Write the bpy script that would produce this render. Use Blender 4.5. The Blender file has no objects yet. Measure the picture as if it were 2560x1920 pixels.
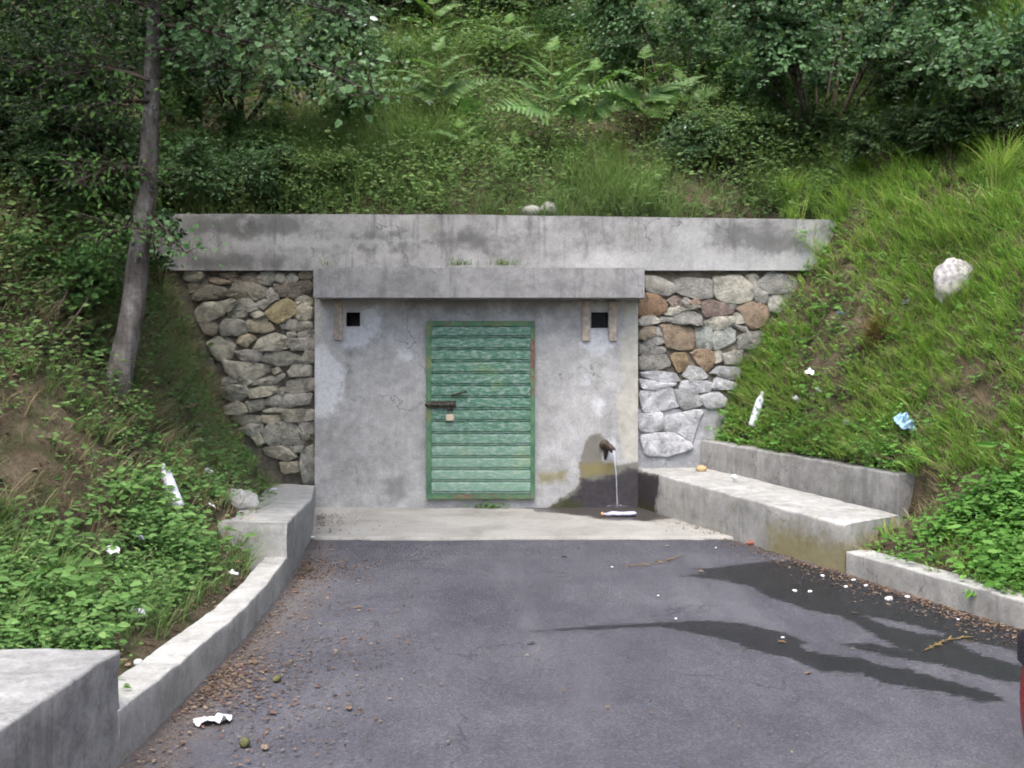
import bpy, bmesh, math, random
import numpy as np
from mathutils import Vector, Matrix

random.seed(7)
RNG = np.random.default_rng(11)
SC = bpy.context.scene
COL = SC.collection
R = math.radians

# ------------------------------------------------------------------ camera, sky, sun, exposure
EYE, FPX, HOR = 1.5, 2512.0, 905.0          # eye height, focal length and horizon row of the 2560 px photograph
cd = bpy.data.cameras.new('camera'); cam = bpy.data.objects.new('camera', cd); COL.objects.link(cam)
cam.location = (0, 0, EYE); cam.rotation_euler = (R(90), 0, 0)
cd.sensor_width = 36; cd.lens = FPX/2560*36; cd.shift_y = -(960-HOR)/2560
cd.clip_start = 0.05; cd.clip_end = 600
SC.camera = cam

SUN_EL, SUN_AZ = R(64), R(196)              # azimuth the light comes from, clockwise from +Y
world = bpy.data.worlds.new('World'); SC.world = world; world.use_nodes = True
wn = world.node_tree
sky = wn.nodes.new('ShaderNodeTexSky'); sky.sky_type = 'NISHITA'; sky.sun_disc = False
sky.sun_elevation = SUN_EL; sky.sun_rotation = SUN_AZ
sky.air_density = 1.0; sky.dust_density = 3.4; sky.ozone_density = 1.0
wn.nodes['Background'].inputs['Strength'].default_value = 0.15
wn.links.new(sky.outputs[0], wn.nodes['Background'].inputs['Color'])

sd_ = bpy.data.lights.new('sun', 'SUN'); sd_.energy = 1.25; sd_.angle = R(50); sd_.color = (1, 0.975, 0.94)
sun = bpy.data.objects.new('sun', sd_); COL.objects.link(sun)
sdir = Vector((math.sin(SUN_AZ)*math.cos(SUN_EL), math.cos(SUN_AZ)*math.cos(SUN_EL), math.sin(SUN_EL)))
sun.rotation_euler = (-sdir).to_track_quat('-Z', 'Y').to_euler()

vs = SC.view_settings
vs.view_transform = 'Standard'; vs.look = 'None'; vs.gamma = 1.0; vs.use_curve_mapping = False
vs.exposure = 1.68
SC.cycles.adaptive_threshold = 0.03; SC.cycles.adaptive_min_samples = 10; SC.cycles.use_light_tree = False; SC.cycles.denoising_prefilter = 'FAST'
SC.cycles.filter_width = 1.9
SC.cycles.max_bounces = 4; SC.cycles.diffuse_bounces = 2; SC.cycles.transmission_bounces = 4; SC.cycles.glossy_bounces = 2

# ------------------------------------------------------------------ helpers
def tag(o, label=None, cat=None, group=None, kind=None):
    if label: o['label'] = label
    if cat: o['category'] = cat
    if group: o['group'] = group
    if kind: o['kind'] = kind
    return o

def empty(name, loc=(0, 0, 0), **kw):
    o = bpy.data.objects.new(name, None); COL.objects.link(o); o.location = loc; o.empty_display_size = .1
    return tag(o, **kw)

def link(name, me, parent=None, mat=None):
    o = bpy.data.objects.new(name, me); COL.objects.link(o)
    if mat is not None and not me.materials: me.materials.append(mat)
    if parent is not None:
        o.parent = parent
        o.matrix_parent_inverse = Matrix.Translation(parent.location).inverted()
    return o

def hash3(i, j, k, seed):
    h = (i.astype(np.int64)*374761393 + j.astype(np.int64)*668265263 + k.astype(np.int64)*2147483647 + seed*974634777)
    h = (h ^ (h >> 13))*1274126177
    h = h ^ (h >> 16)
    return (h & 0xFFFFFF)/float(0xFFFFFF)

def vnoise(P, scale=1.0, seed=0):
    P = np.asarray(P, float)*scale
    i = np.floor(P).astype(np.int64); f = P - i; f = f*f*(3-2*f)
    r = 0
    for dx in (0, 1):
        for dy in (0, 1):
            for dz in (0, 1):
                w = (f[..., 0] if dx else 1-f[..., 0])*(f[..., 1] if dy else 1-f[..., 1])*(f[..., 2] if dz else 1-f[..., 2])
                r = r + w*hash3(i[..., 0]+dx, i[..., 1]+dy, i[..., 2]+dz, seed)
    return r*2-1

def fbm(P, scale=1.0, seed=0, o=3):
    return sum(vnoise(P, scale*2**k, seed+k)*.5**k for k in range(o))

def np_mesh(name, V, F, attrs=None, mat=None, smooth=False):
    """V (n,3); F list of (m,k) int arrays; attrs name -> per-vertex floats"""
    me = bpy.data.meshes.new(name)
    V = np.asarray(V, np.float32)
    me.vertices.add(len(V)); me.vertices.foreach_set('co', V.ravel())
    F = [np.asarray(f, np.int32) for f in F if len(f)]
    lv = np.concatenate([f.ravel() for f in F]); tot = np.concatenate([np.full(len(f), f.shape[1], np.int32) for f in F])
    me.loops.add(len(lv)); me.loops.foreach_set('vertex_index', lv)
    me.polygons.add(len(tot)); st = np.zeros(len(tot), np.int32); st[1:] = np.cumsum(tot)[:-1]
    me.polygons.foreach_set('loop_start', st); me.polygons.foreach_set('loop_total', tot)
    me.polygons.foreach_set('use_smooth', np.full(len(tot), smooth))
    me.update(calc_edges=True)
    for k, a in (attrs or {}).items():
        at = me.attributes.new(k, 'FLOAT', 'POINT'); at.data.foreach_set('value', np.asarray(a, np.float32))
    if mat is not None: me.materials.append(mat)
    return me

def bm_mesh(name, bm, mat=None, smooth=False, sharp=None):
    me = bpy.data.meshes.new(name); bm.normal_update(); bm.to_mesh(me); bm.free()
    if smooth:
        for p in me.polygons: p.use_smooth = True
        if sharp: me.set_sharp_from_angle(angle=sharp)
    if mat is not None: me.materials.append(mat)
    return me

def box(name, lo, hi, mat, parent=None, bev=.006, jitter=0):
    bm = bmesh.new(); bmesh.ops.create_cube(bm, size=1)
    lo, hi = Vector(lo), Vector(hi)
    for v in bm.verts: v.co = Vector([(lo[i]+hi[i])/2 + v.co[i]*(hi[i]-lo[i]) for i in range(3)])
    if bev: bmesh.ops.bevel(bm, geom=bm.edges[:], offset=bev, segments=2, affect='EDGES', profile=.5)
    if jitter:
        for v in bm.verts: v.co += Vector([random.uniform(-jitter, jitter) for _ in range(3)])
    return link(name, bm_mesh(name, bm, mat, True, R(40)), parent)

class Buf:
    def __init__(s): s.V = []; s.Q = []; s.T = []; s.A = []; s.n = 0
    def add(s, V, Q=None, T=None, a=None):
        V = np.asarray(V, float)
        s.V.append(V)
        if Q is not None and len(Q): s.Q.append(np.asarray(Q)+s.n)
        if T is not None and len(T): s.T.append(np.asarray(T)+s.n)
        s.A.append(np.zeros(len(V)) if a is None else np.broadcast_to(a, (len(V),)).astype(float)); s.n += len(V)
    def mesh(s, name, mat, smooth=False):
        F = []
        if s.Q: F.append(np.concatenate(s.Q))
        if s.T: F.append(np.concatenate(s.T))
        return np_mesh(name, np.concatenate(s.V), F, {'rnd': np.concatenate(s.A)}, mat, smooth)

def norm(a): return a/np.maximum(np.linalg.norm(a, axis=-1, keepdims=True), 1e-9)

def tube(buf, pts, rad, sides=6, a=0.0, rough=0.0, seed=0):
    pts = np.asarray(pts, float); n = len(pts); rad = np.broadcast_to(rad, (n,))
    t = norm(np.gradient(pts, axis=0))
    ref = np.array([0, 0, 1.]) if abs(t[:, 2]).mean() < .8 else np.array([1., 0, 0])
    u = norm(np.cross(t, ref)); w = np.cross(t, u)
    an = np.linspace(0, 2*np.pi, sides, endpoint=False)
    ring = (np.cos(an)[None, :, None]*u[:, None] + np.sin(an)[None, :, None]*w[:, None])
    rr = rad[:, None]*np.ones(sides)
    if rough: rr = rr*(1+rough*vnoise(ring*1.3+pts[:, None]*4, 1.5, seed))
    V = (pts[:, None] + ring*rr[..., None]).reshape(-1, 3)
    i = np.arange(n-1)[:, None]*sides; j = np.arange(sides)[None]; j2 = (j+1) % sides
    Q = np.stack([i+j, i+j2, i+sides+j2, i+sides+j], -1).reshape(-1, 4)
    V = np.concatenate([V, pts[:1], pts[-1:]])
    c0, c1 = n*sides, n*sides+1
    jj = np.arange(sides)
    T = np.concatenate([np.stack([np.full(sides, c0), (jj+1) % sides, jj], -1),
                        np.stack([np.full(sides, c1), (n-1)*sides+jj, (n-1)*sides+(jj+1) % sides], -1)])
    buf.add(V, Q, T, a)

# leaf templates: base at origin, blade along +Y, upper side +Z
LEAF_OVAL = (np.array([[0, 0, 0], [-.27, .28, .05], [-.22, .68, .03], [0, 1, -.06], [.22, .68, .03], [.27, .28, .05]]),
             np.array([[0, 3, 2, 1], [0, 5, 4, 3]]))
LEAF_ROUND = (np.array([[0, .0, 0], [-.43, .22, .06], [-.37, .68, .04], [0, 1.02, -.1], [.37, .68, .04], [.43, .22, .06]]), np.array([[0, 3, 2, 1], [0, 5, 4, 3]]))
LEAF_SMALL = (np.array([[0, 0, 0], [-.3, .5, .03], [0, 1, -.04], [.3, .5, .03]]), np.array([[0, 3, 2, 1]]))
LEAF_LONG = (np.array([[0, 0, 0], [-.13, .3, .03], [-.1, .7, .0], [0, 1, -.12], [.1, .7, .0], [.13, .3, .03]]),
             np.array([[0, 3, 2, 1], [0, 5, 4, 3]]))

def leaves(buf, tmpl, pos, axis, nrm, size, rnd=None):
    tv, tf = tmpl; n = len(pos); k = len(tv)
    if n == 0: return
    y = norm(axis); x = norm(np.cross(y, nrm)); z = np.cross(x, y)
    s = np.broadcast_to(size, (n,))[:, None, None]
    cur = RNG.uniform(.3, 1.8, (n, 1, 1))
    V = pos[:, None] + s*(tv[None, :, 0:1]*x[:, None] + tv[None, :, 1:2]*y[:, None] + cur*tv[None, :, 2:3]*z[:, None])
    Q = (np.arange(n)[:, None, None]*k + tf[None]).reshape(-1, tf.shape[1])
    if rnd is None: rnd = RNG.random(n)
    buf.add(V.reshape(-1, 3), Q, None, np.repeat(rnd, k))

def blades(buf, pos, up, h, lean, width, rnd=None):
    """grass: pos (n,3), up (n,3), h (n,), lean (n,3) sideways offset at the tip (in units of h)"""
    n = len(pos)
    if n == 0: return
    side = norm(np.cross(lean + RNG.normal(0, .25, (n, 3)), up))
    V = []
    for t, w in ((0, 1.0), (.45, .85), (.8, .5), (1, 0)):
        c = pos + up*(h*(t - .28*t*t*np.linalg.norm(lean, axis=1)))[:, None] + lean*(h*t*t)[:, None]
        if w: V += [c - side*(width*w/2)[:, None], c + side*(width*w/2)[:, None]]
        else: V.append(c)
    V = np.stack(V, 1)
    b = np.arange(n)[:, None]*7
    Q = np.concatenate([b+[0, 1, 3, 2], b+[2, 3, 5, 4]]); T = b+[4, 5, 6]
    if rnd is None: rnd = RNG.random(n)
    buf.add(V.reshape(-1, 3), Q, T, np.repeat(rnd, 7))

# ------------------------------------------------------------------ procedural materials
def nd(nt, typ, props=None, **inp):
    n = nt.nodes.new('ShaderNode'+typ)
    for k, v in (props or {}).items(): setattr(n, k, v)
    for k, v in inp.items():
        s = n.inputs[int(k[1:])] if k[0] == 'i' and k[1:].isdigit() else n.inputs[k.replace('_', ' ')]
        if isinstance(v, bpy.types.NodeSocket): nt.links.new(v, s)
        else:
            if s.type == 'RGBA' and len(v) == 3: v = (*v, 1)
            s.default_value = v
    return n

def ramp(nt, fac, stops, mode='LINEAR'):
    n = nt.nodes.new('ShaderNodeValToRGB'); cr = n.color_ramp; cr.interpolation = mode
    while len(cr.elements) < len(stops): cr.elements.new(.5)
    for e, (p, c) in zip(cr.elements, stops):
        e.position = p; e.color = (*c, 1) if not isinstance(c, (int, float)) else (c, c, c, 1)
    nt.links.new(fac, n.inputs[0]); return n.outputs[0]

def mix(nt, fac, a, b, blend='MIX'):
    n = nt.nodes.new('ShaderNodeMix'); n.data_type = 'RGBA'; n.blend_type = blend
    for s, v in ((n.inputs[0], fac), (n.inputs[6], a), (n.inputs[7], b)):
        if isinstance(v, bpy.types.NodeSocket): nt.links.new(v, s)
        elif isinstance(v, (int, float)): s.default_value = v
        else: s.default_value = (*v, 1) if len(v) == 3 else v
    return n.outputs[2]

def mth(nt, op, a, b=0.0, c=0.0, clamp=False):
    n = nt.nodes.new('ShaderNodeMath'); n.operation = op; n.use_clamp = clamp
    for i, v in enumerate((a, b, c)):
        if isinstance(v, bpy.types.NodeSocket): nt.links.new(v, n.inputs[i])
        else: n.inputs[i].default_value = v
    return n.outputs[0]

def sstep(nt, x, e0, e1):
    n = nt.nodes.new('ShaderNodeMapRange'); n.interpolation_type = 'SMOOTHSTEP'
    nt.links.new(x, n.inputs[0]); n.inputs[1].default_value = e0; n.inputs[2].default_value = e1
    return n.outputs[0]

def noise(nt, vec, scale, detail=4, rough=.55, dist=0.0):
    return nd(nt, 'TexNoise', Vector=vec, Scale=scale, Detail=detail, Roughness=rough, Distortion=dist).outputs['Fac']

def attr(nt, name): return nd(nt, 'Attribute', {'attribute_name': name}).outputs['Fac']

def newmat(name):
    m = bpy.data.materials.new(name); m.use_nodes = True
    nt = m.node_tree; bs = nt.nodes['Principled BSDF']
    return m, nt, bs

def setb(nt, bs, **kw):
    for k, v in kw.items():
        s = bs.inputs[k.replace('_', ' ')]
        if isinstance(v, bpy.types.NodeSocket): nt.links.new(v, s)
        else: s.default_value = (*v, 1) if isinstance(v, tuple) and len(v) == 3 and s.type == 'RGBA' else v

def bump(nt, bs, h, strength=.4, dist=.01):
    b = nd(nt, 'Bump', Strength=strength, Distance=dist, Height=h)
    nt.links.new(b.outputs[0], bs.inputs['Normal']); return b

def pos(nt): return nd(nt, 'NewGeometry').outputs['Position']

def stretch(nt, vec, sx, sy, sz):
    return nd(nt, 'VectorMath', {'operation': 'MULTIPLY'}, i0=vec, i1=(sx, sy, sz)).outputs[0]

def simple(name, col, rough=.6, metal=0.0, var=.15, sc=12, spec=.4, bmp=0):
    m, nt, bs = newmat(name); p = nd(nt, 'TexCoord').outputs['Object']
    f = noise(nt, p, sc, 3)
    lo = tuple(c*(1-var) for c in col); hi = tuple(min(1, c*(1+var)) for c in col)
    setb(nt, bs, Base_Color=ramp(nt, f, [(.3, lo), (.7, hi)]), Roughness=rough, Metallic=metal, Specular_IOR_Level=spec)
    if bmp: bump(nt, bs, f, bmp, .01)
    return m

def concrete(name, tint=(1, 1, 1), base=.30, dark=.15, light=.42, streak=.5, moss=.3, wetattr=False, whiteattr=False, darkattr=False, seed=0.0):
    m, nt, bs = newmat(name); p = nd(nt, 'VectorMath', {'operation': 'ADD'}, i0=pos(nt), i1=(seed, seed*1.7, seed*.6)).outputs[0]
    C = lambda v, w=(1, 1, 1): tuple(v*t*q for t, q in zip(tint, w))
    big = noise(nt, p, 1.7, 5, .62, .4)
    col = ramp(nt, big, [(.34, C(base*.66)), (.5, C(base)), (.64, C(light))])
    med = noise(nt, p, 9, 6, .7)
    col = mix(nt, .55, col, ramp(nt, med, [(.32, C(dark*1.1)), (.5, C(base)), (.7, C(light*1.05))]), 'MIX')
    st = noise(nt, stretch(nt, p, 9, 9, .9), 1.0, 5, .65)
    col = mix(nt, mth(nt, 'MULTIPLY', sstep(nt, st, .5, .72), streak), col, C(dark))
    if moss:
        mo = noise(nt, p, 2.6, 5, .65)
        col = mix(nt, mth(nt, 'MULTIPLY', sstep(nt, mo, .56, .7), moss), col, (.13, .135, .07))
    fine = noise(nt, p, 60, 4, .75)
    col = mix(nt, .35, col, ramp(nt, fine, [(.3, .4), (.55, 1.0), (.7, 1.35)]), 'MULTIPLY')
    wv = nd(nt, 'VectorMath', {'operation': 'ADD'}, i0=p, i1=nd(nt, 'VectorMath', {'operation': 'SCALE'}, i0=nd(nt, 'TexNoise', Vector=p, Scale=5.0, Detail=5.0).outputs['Color'], Scale=.35).outputs[0]).outputs[0]
    ck = nd(nt, 'TexVoronoi', {'feature': 'DISTANCE_TO_EDGE'}, Vector=wv, Scale=1.4).outputs['Distance']
    cm_ = mth(nt, 'MULTIPLY', sstep(nt, ck, .010, .003), sstep(nt, noise(nt, p, 1.9, 3), .5, .6))
    col = mix(nt, mth(nt, 'MULTIPLY', cm_, .6), col, C(dark*.45))
    pit = nd(nt, 'TexVoronoi', Vector=p, Scale=38.0).outputs['Distance']
    pm = mth(nt, 'MULTIPLY', sstep(nt, pit, .16, .08), sstep(nt, noise(nt, p, 7, 3), .5, .62))
    col = mix(nt, mth(nt, 'MULTIPLY', pm, .6), col, C(dark*.6))
    rough = .88
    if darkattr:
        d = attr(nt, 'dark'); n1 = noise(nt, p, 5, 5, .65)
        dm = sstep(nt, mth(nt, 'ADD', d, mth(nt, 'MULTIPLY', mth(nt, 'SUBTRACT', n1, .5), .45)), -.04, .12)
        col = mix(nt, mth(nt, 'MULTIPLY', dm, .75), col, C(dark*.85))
    if whiteattr:
        d = attr(nt, 'white'); n2 = noise(nt, p, 14, 5, .7)
        wm = sstep(nt, mth(nt, 'ADD', d, mth(nt, 'MULTIPLY', mth(nt, 'SUBTRACT', n2, .5), .26)), -.04, .05)
        wc = ramp(nt, noise(nt, p, 30, 5, .7), [(.3, (.42, .42, .44)), (.5, (.55, .555, .57)), (.7, (.62, .62, .64))] if name == 'weathered_plaster' else [(.3, (.28, .28, .27)), (.7, (.42, .42, .41))])
        col = mix(nt, mth(nt, 'MULTIPLY', wm, .8 if name == 'weathered_plaster' else .6), col, wc)
        d3 = attr(nt, 'cream')
        cm = sstep(nt, mth(nt, 'ADD', d3, mth(nt, 'MULTIPLY', mth(nt, 'SUBTRACT', n2, .5), .08)), -.008, .012)
        col = mix(nt, mth(nt, 'MULTIPLY', cm, .8), col, ramp(nt, med, [(.3, (.30, .29, .24)), (.6, (.44, .42, .36))]))
    if wetattr:
        n3 = noise(nt, p, 13, 6, .7)
        off = mth(nt, 'MULTIPLY', mth(nt, 'SUBTRACT', n3, .5), .16)
        w = sstep(nt, mth(nt, 'ADD', attr(nt, 'damp'), mth(nt, 'MULTIPLY', off, .5)), -.012, .02)
        col = mix(nt, mth(nt, 'MULTIPLY', w, .85), col, (.135, .125, .10))
        y = sstep(nt, mth(nt, 'ADD', attr(nt, 'algae'), off), -.05, .05)
        col = mix(nt, mth(nt, 'MULTIPLY', y, .75), col, (.19, .16, .05))
        w2 = sstep(nt, mth(nt, 'ADD', attr(nt, 'soak'), off), -.02, .05)
        col = mix(nt, w2, col, ramp(nt, noise(nt, p, 25, 4, .7), [(.3, (.028, .024, .026)), (.7, (.06, .052, .056))]))
        g = sstep(nt, mth(nt, 'ADD', attr(nt, 'mossy'), off), -.02, .03)
        col = mix(nt, mth(nt, 'MULTIPLY', g, .8), col, (.035, .04, .009))
        rough = mth(nt, 'SUBTRACT', .88, mth(nt, 'MULTIPLY', w2, .35))
    setb(nt, bs, Base_Color=col, Roughness=rough, Specular_IOR_Level=.3)
    bump(nt, bs, mth(nt, 'ADD', mth(nt, 'MULTIPLY', med, .6), mth(nt, 'MULTIPLY', fine, .4)), .35, .012)
    return m

def leafmat(name, cols, rough=.5, trans=.28, spec=.35, gain=1.0):
    m, nt, bs = newmat(name); cols = [(r*gain*.95, g*gain, b_*gain*1.05) for r, g, b_ in cols]
    a = attr(nt, 'rnd')
    c = ramp(nt, a, [(i/(len(cols)-1), c) for i, c in enumerate(cols)])
    v = noise(nt, pos(nt), .9, 3)
    c = mix(nt, 1.0, c, ramp(nt, v, [(.3, .72), (.7, 1.25)]), 'MULTIPLY')
    nt.nodes.remove(bs)
    df = nd(nt, 'BsdfDiffuse', Color=c); gl = nd(nt, 'BsdfGlossy', Color=(1, 1, 1), Roughness=rough)
    tr = nd(nt, 'BsdfTranslucent', Color=mix(nt, 1.0, c, (1.1, 1.25, .7), 'MULTIPLY'))
    ms = nd(nt, 'MixShader', i0=trans, i1=df.outputs[0], i2=tr.outputs[0])
    fr = nd(nt, 'LayerWeight', Blend=.22)
    m2 = nd(nt, 'MixShader', i0=mth(nt, 'MULTIPLY', fr.outputs['Fresnel'], spec*.9), i1=ms.outputs[0], i2=gl.outputs[0])
    nt.links.new(m2.outputs[0], nt.nodes['Material Output'].inputs[0])
    return m

M = {}
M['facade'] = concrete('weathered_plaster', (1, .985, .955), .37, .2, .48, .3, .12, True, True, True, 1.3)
M['parapet'] = concrete('parapet_concrete', (1, .985, .955), .27, .11, .37, .75, .3, False, True, True, 4.1)
M['slab'] = concrete('slab_concrete', (1, .985, .97), .25, .13, .32, .7, .15, seed=7.7)
M['bench'] = concrete('bench_concrete', (1, .985, .93), .31, .16, .42, .45, .45, True, False, False, 2.2)
M['bench_dark'] = concrete('dark_concrete', (1, .98, .94), .24, .12, .33, .6, .25, seed=9.4)  # darker concrete for the back wall of the bench
M['block'] = concrete('lichened_concrete', (1, .99, .95), .26, .12, .40, .95, .2, seed=5.5)
M['kerb'] = concrete('kerb_concrete', (1, .985, .92), .33, .18, .44, .4, .4, seed=3.6)

def apron_mat():
    m, nt, bs = newmat('apron_concrete'); p = pos(nt)
    col = ramp(nt, noise(nt, p, 2.0, 6, .65, .5), [(.3, (.20, .19, .17)), (.5, (.275, .265, .24)), (.7, (.335, .325, .30))])
    f = noise(nt, p, 45, 4, .75)
    col = mix(nt, .4, col, ramp(nt, f, [(.3, .5), (.55, 1.0), (.7, 1.3)]), 'MULTIPLY')
    off = mth(nt, 'MULTIPLY', mth(nt, 'SUBTRACT', noise(nt, p, 6, 5, .7), .5), .35)
    w = sstep(nt, mth(nt, 'ADD', attr(nt, 'soak'), off), -.05, .06)
    col = mix(nt, mth(nt, 'MULTIPLY', w, .92), col, (.035, .03, .028))
    setb(nt, bs, Base_Color=col, Roughness=mth(nt, 'SUBTRACT', .9, mth(nt, 'MULTIPLY', w, .6)), Specular_IOR_Level=.35)
    bump(nt, bs, f, .3, .008); return m
M['apron'] = apron_mat()

def asphalt_mat():
    m, nt, bs = newmat('worn_asphalt'); p = pos(nt)
    col = ramp(nt, noise(nt, p, .9, 5, .6, .5), [(.3, (.046, .045, .054)), (.5, (.064, .0625, .073)), (.7, (.083, .0815, .091))])
    col = mix(nt, .5, col, ramp(nt, noise(nt, stretch(nt, p, 3, 1, 1), 2.2, 5, .7), [(.3, .72), (.7, 1.3)]), 'MULTIPLY')
    agg = nd(nt, 'TexVoronoi', Vector=p, Scale=95.0).outputs['Color']
    g = nd(nt, 'RGBToBW', i0=agg).outputs[0]
    f = noise(nt, p, 90, 3, .8)
    col = mix(nt, .36, col, ramp(nt, f, [(.3, .5), (.52, 1.0), (.72, 1.6)]), 'MULTIPLY')
    col = mix(nt, .38, col, ramp(nt, g, [(.15, .5), (.6, 1.0), (.85, 1.8)]), 'MULTIPLY')
    dust = sstep(nt, noise(nt, p, 5.5, 6, .75), .58, .75)
    col = mix(nt, mth(nt, 'MULTIPLY', dust, .3), col, (.20, .195, .195))
    dirt = sstep(nt, mth(nt, 'ADD', attr(nt, 'dirt'), mth(nt, 'MULTIPLY', mth(nt, 'SUBTRACT', noise(nt, p, 7, 6, .75), .5), .8)), -.1, .25)
    col = mix(nt, mth(nt, 'MULTIPLY', dirt, .75), col, ramp(nt, f, [(.35, (.045, .036, .03)), (.65, (.13, .105, .085))]))
    off = mth(nt, 'MULTIPLY', mth(nt, 'SUBTRACT', noise(nt, stretch(nt, p, 12, 34, 1), 1.0, 6, .75), .5), .24)
    ck = nd(nt, 'TexVoronoi', {'feature': 'DISTANCE_TO_EDGE'}, Vector=nd(nt, 'VectorMath', {'operation': 'ADD'}, i0=p, i1=nd(nt, 'VectorMath', {'operation': 'SCALE'}, i0=nd(nt, 'TexNoise', Vector=p, Scale=3.0, Detail=6.0).outputs['Color'], Scale=.6).outputs[0]).outputs[0], Scale=.55).outputs['Distance']
    col = mix(nt, mth(nt, 'MULTIPLY', mth(nt, 'MULTIPLY', sstep(nt, ck, .006, .002), sstep(nt, noise(nt, p, .9, 2), .48, .58)), .6), col, (.025, .024, .026))
    tw = sstep(nt, noise(nt, stretch(nt, p, 1.6, .25, 1), 1.0, 4, .6), .5, .68)
    col = mix(nt, mth(nt, 'MULTIPLY', tw, .22), col, (.17, .165, .175))
    halo = sstep(nt, mth(nt, 'ADD', attr(nt, 'wet'), mth(nt, 'MULTIPLY', off, 1.6)), -.14, .0)
    col = mix(nt, mth(nt, 'MULTIPLY', halo, .28), col, (.04, .038, .042))
    w = sstep(nt, mth(nt, 'ADD', attr(nt, 'wet'), off), -.008, .016)
    col = mix(nt, mth(nt, 'MULTIPLY', w, .95), col, mix(nt, 1.0, col, (.20, .195, .21), 'MULTIPLY'))
    setb(nt, bs, Base_Color=col, Roughness=mth(nt, 'SUBTRACT', .85, mth(nt, 'MULTIPLY', w, .4)), Specular_IOR_Level=.35)
    bump(nt, bs, mth(nt, 'ADD', g, f), .6, .006); return m
M['asphalt'] = asphalt_mat()

def soil_mat():
    m, nt, bs = newmat('bank_soil'); p = pos(nt)
    col = ramp(nt, noise(nt, p, 3.5, 7, .7), [(.3, (.04, .031, .020)), (.5, (.095, .073, .047)), (.7, (.18, .145, .10))])
    col = mix(nt, mth(nt, 'MULTIPLY', sstep(nt, noise(nt, p, 6, 5, .7), .45, .6), .6), col, (.04, .055, .018))
    h = noise(nt, p, 22, 6, .75)
    setb(nt, bs, Base_Color=col, Roughness=.95, Specular_IOR_Level=.15); bump(nt, bs, h, .9, .05); return m
M['soil'] = soil_mat()
M['ground'] = simple('dry_earth', (.12, .11, .09), .95, var=.3, sc=2)

def stone_mat():
    m, nt, bs = newmat('rubble_stone'); p = pos(nt)
    oi = nd(nt, 'ObjectInfo')
    base = oi.outputs['Color']
    col = mix(nt, 1.0, base, ramp(nt, noise(nt, p, 9, 6, .7, .6), [(.28, .38), (.5, .95), (.72, 1.5)]), 'MULTIPLY')
    col = mix(nt, mth(nt, 'MULTIPLY', sstep(nt, noise(nt, p, 6.5, 4, .6), .56, .68), .45), col, (.17, .16, .13))
    lich = sstep(nt, noise(nt, p, 16, 5, .75), .6, .7)
    col = mix(nt, mth(nt, 'MULTIPLY', lich, .35), col, (.36, .36, .30))
    f = noise(nt, p, 55, 4, .75)
    col = mix(nt, .4, col, ramp(nt, f, [(.3, .45), (.6, 1.2)]), 'MULTIPLY')
    setb(nt, bs, Base_Color=col, Roughness=.9, Specular_IOR_Level=.25)
    bump(nt, bs, mth(nt, 'ADD', noise(nt, p, 18, 6, .75), f), 1.0, .03); return m
M['stone'] = stone_mat()
M['mortar'] = simple('dark_mortar', (.15, .13, .10), .95, var=.4, sc=14, bmp=.6)
M['mortar_white'] = concrete('smeared_mortar', (1, 1, 1.02), .34, .16, .46, .4, .1, seed=12.0)

def door_mat():
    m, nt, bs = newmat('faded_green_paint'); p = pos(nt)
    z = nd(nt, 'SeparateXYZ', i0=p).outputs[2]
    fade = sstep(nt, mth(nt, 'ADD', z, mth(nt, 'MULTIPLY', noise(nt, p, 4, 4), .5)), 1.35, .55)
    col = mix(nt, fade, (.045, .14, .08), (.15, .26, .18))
    ch = noise(nt, stretch(nt, p, 9, 1, 30), 1.6, 7, .78)
    col = mix(nt, mth(nt, 'MULTIPLY', sstep(nt, ch, .45, .62), .75), col, (.33, .38, .37))
    sp = noise(nt, stretch(nt, p, 30, 1, 45), 1.0, 5, .7)
    col = mix(nt, mth(nt, 'MULTIPLY', sstep(nt, sp, .5, .62), .4), col, (.06, .21, .12))
    ye = noise(nt, p, 3.1, 4, .6)
    col = mix(nt, mth(nt, 'MULTIPLY', sstep(nt, ye, .6, .72), .3), col, (.27, .33, .12))
    setb(nt, bs, Base_Color=col, Roughness=.55, Specular_IOR_Level=.4); bump(nt, bs, sp, .12, .004); return m
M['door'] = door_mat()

def doorframe_mat(name, rust):
    m, nt, bs = newmat(name); p = pos(nt)
    col = ramp(nt, noise(nt, p, 8, 5), [(.35, (.04, .115, .06)), (.65, (.09, .20, .10))])
    col = mix(nt, mth(nt, 'MULTIPLY', sstep(nt, noise(nt, p, 4, 5, .6), .5, .65), .7), col, (.15, .155, .06))
    r = sstep(nt, noise(nt, p, 2.3, 5, .65), .56-rust, .68-rust)
    col = mix(nt, r, col, ramp(nt, noise(nt, p, 30, 4, .7), [(.3, (.075, .035, .025)), (.7, (.2, .11, .075))]))
    setb(nt, bs, Base_Color=col, Roughness=.7); bump(nt, bs, noise(nt, p, 50, 3), .3, .004); return m
M['frame'] = doorframe_mat('green_frame_paint', .02)
M['frame_rust'] = doorframe_mat('rusty_frame_paint', .07)
M['iron'] = simple('dirty_iron', (.055, .05, .038), .7, .3, .4, 30)
M['brass'] = simple('old_brass', (.55, .46, .33), .45, .4, .15, 30)
M['wood'] = simple('weathered_board', (.40, .335, .275), .85, var=.3, sc=18, bmp=.4)
M['void'] = simple('vent_interior', (.03, .03, .03), .95)
M['vent_grey'] = simple('vent_mesh_grey', (.055, .055, .06), .9, var=.4, sc=40)
M['spout'] = simple('rusty_spout', (.06, .045, .032), .6, .3, .4, 40)
M['plastic'] = simple('white_plastic', (.56, .57, .62), .35, var=.08, sc=8)
M['paper'] = simple('white_paper', (.60, .60, .61), .8, var=.16, sc=14)
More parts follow.
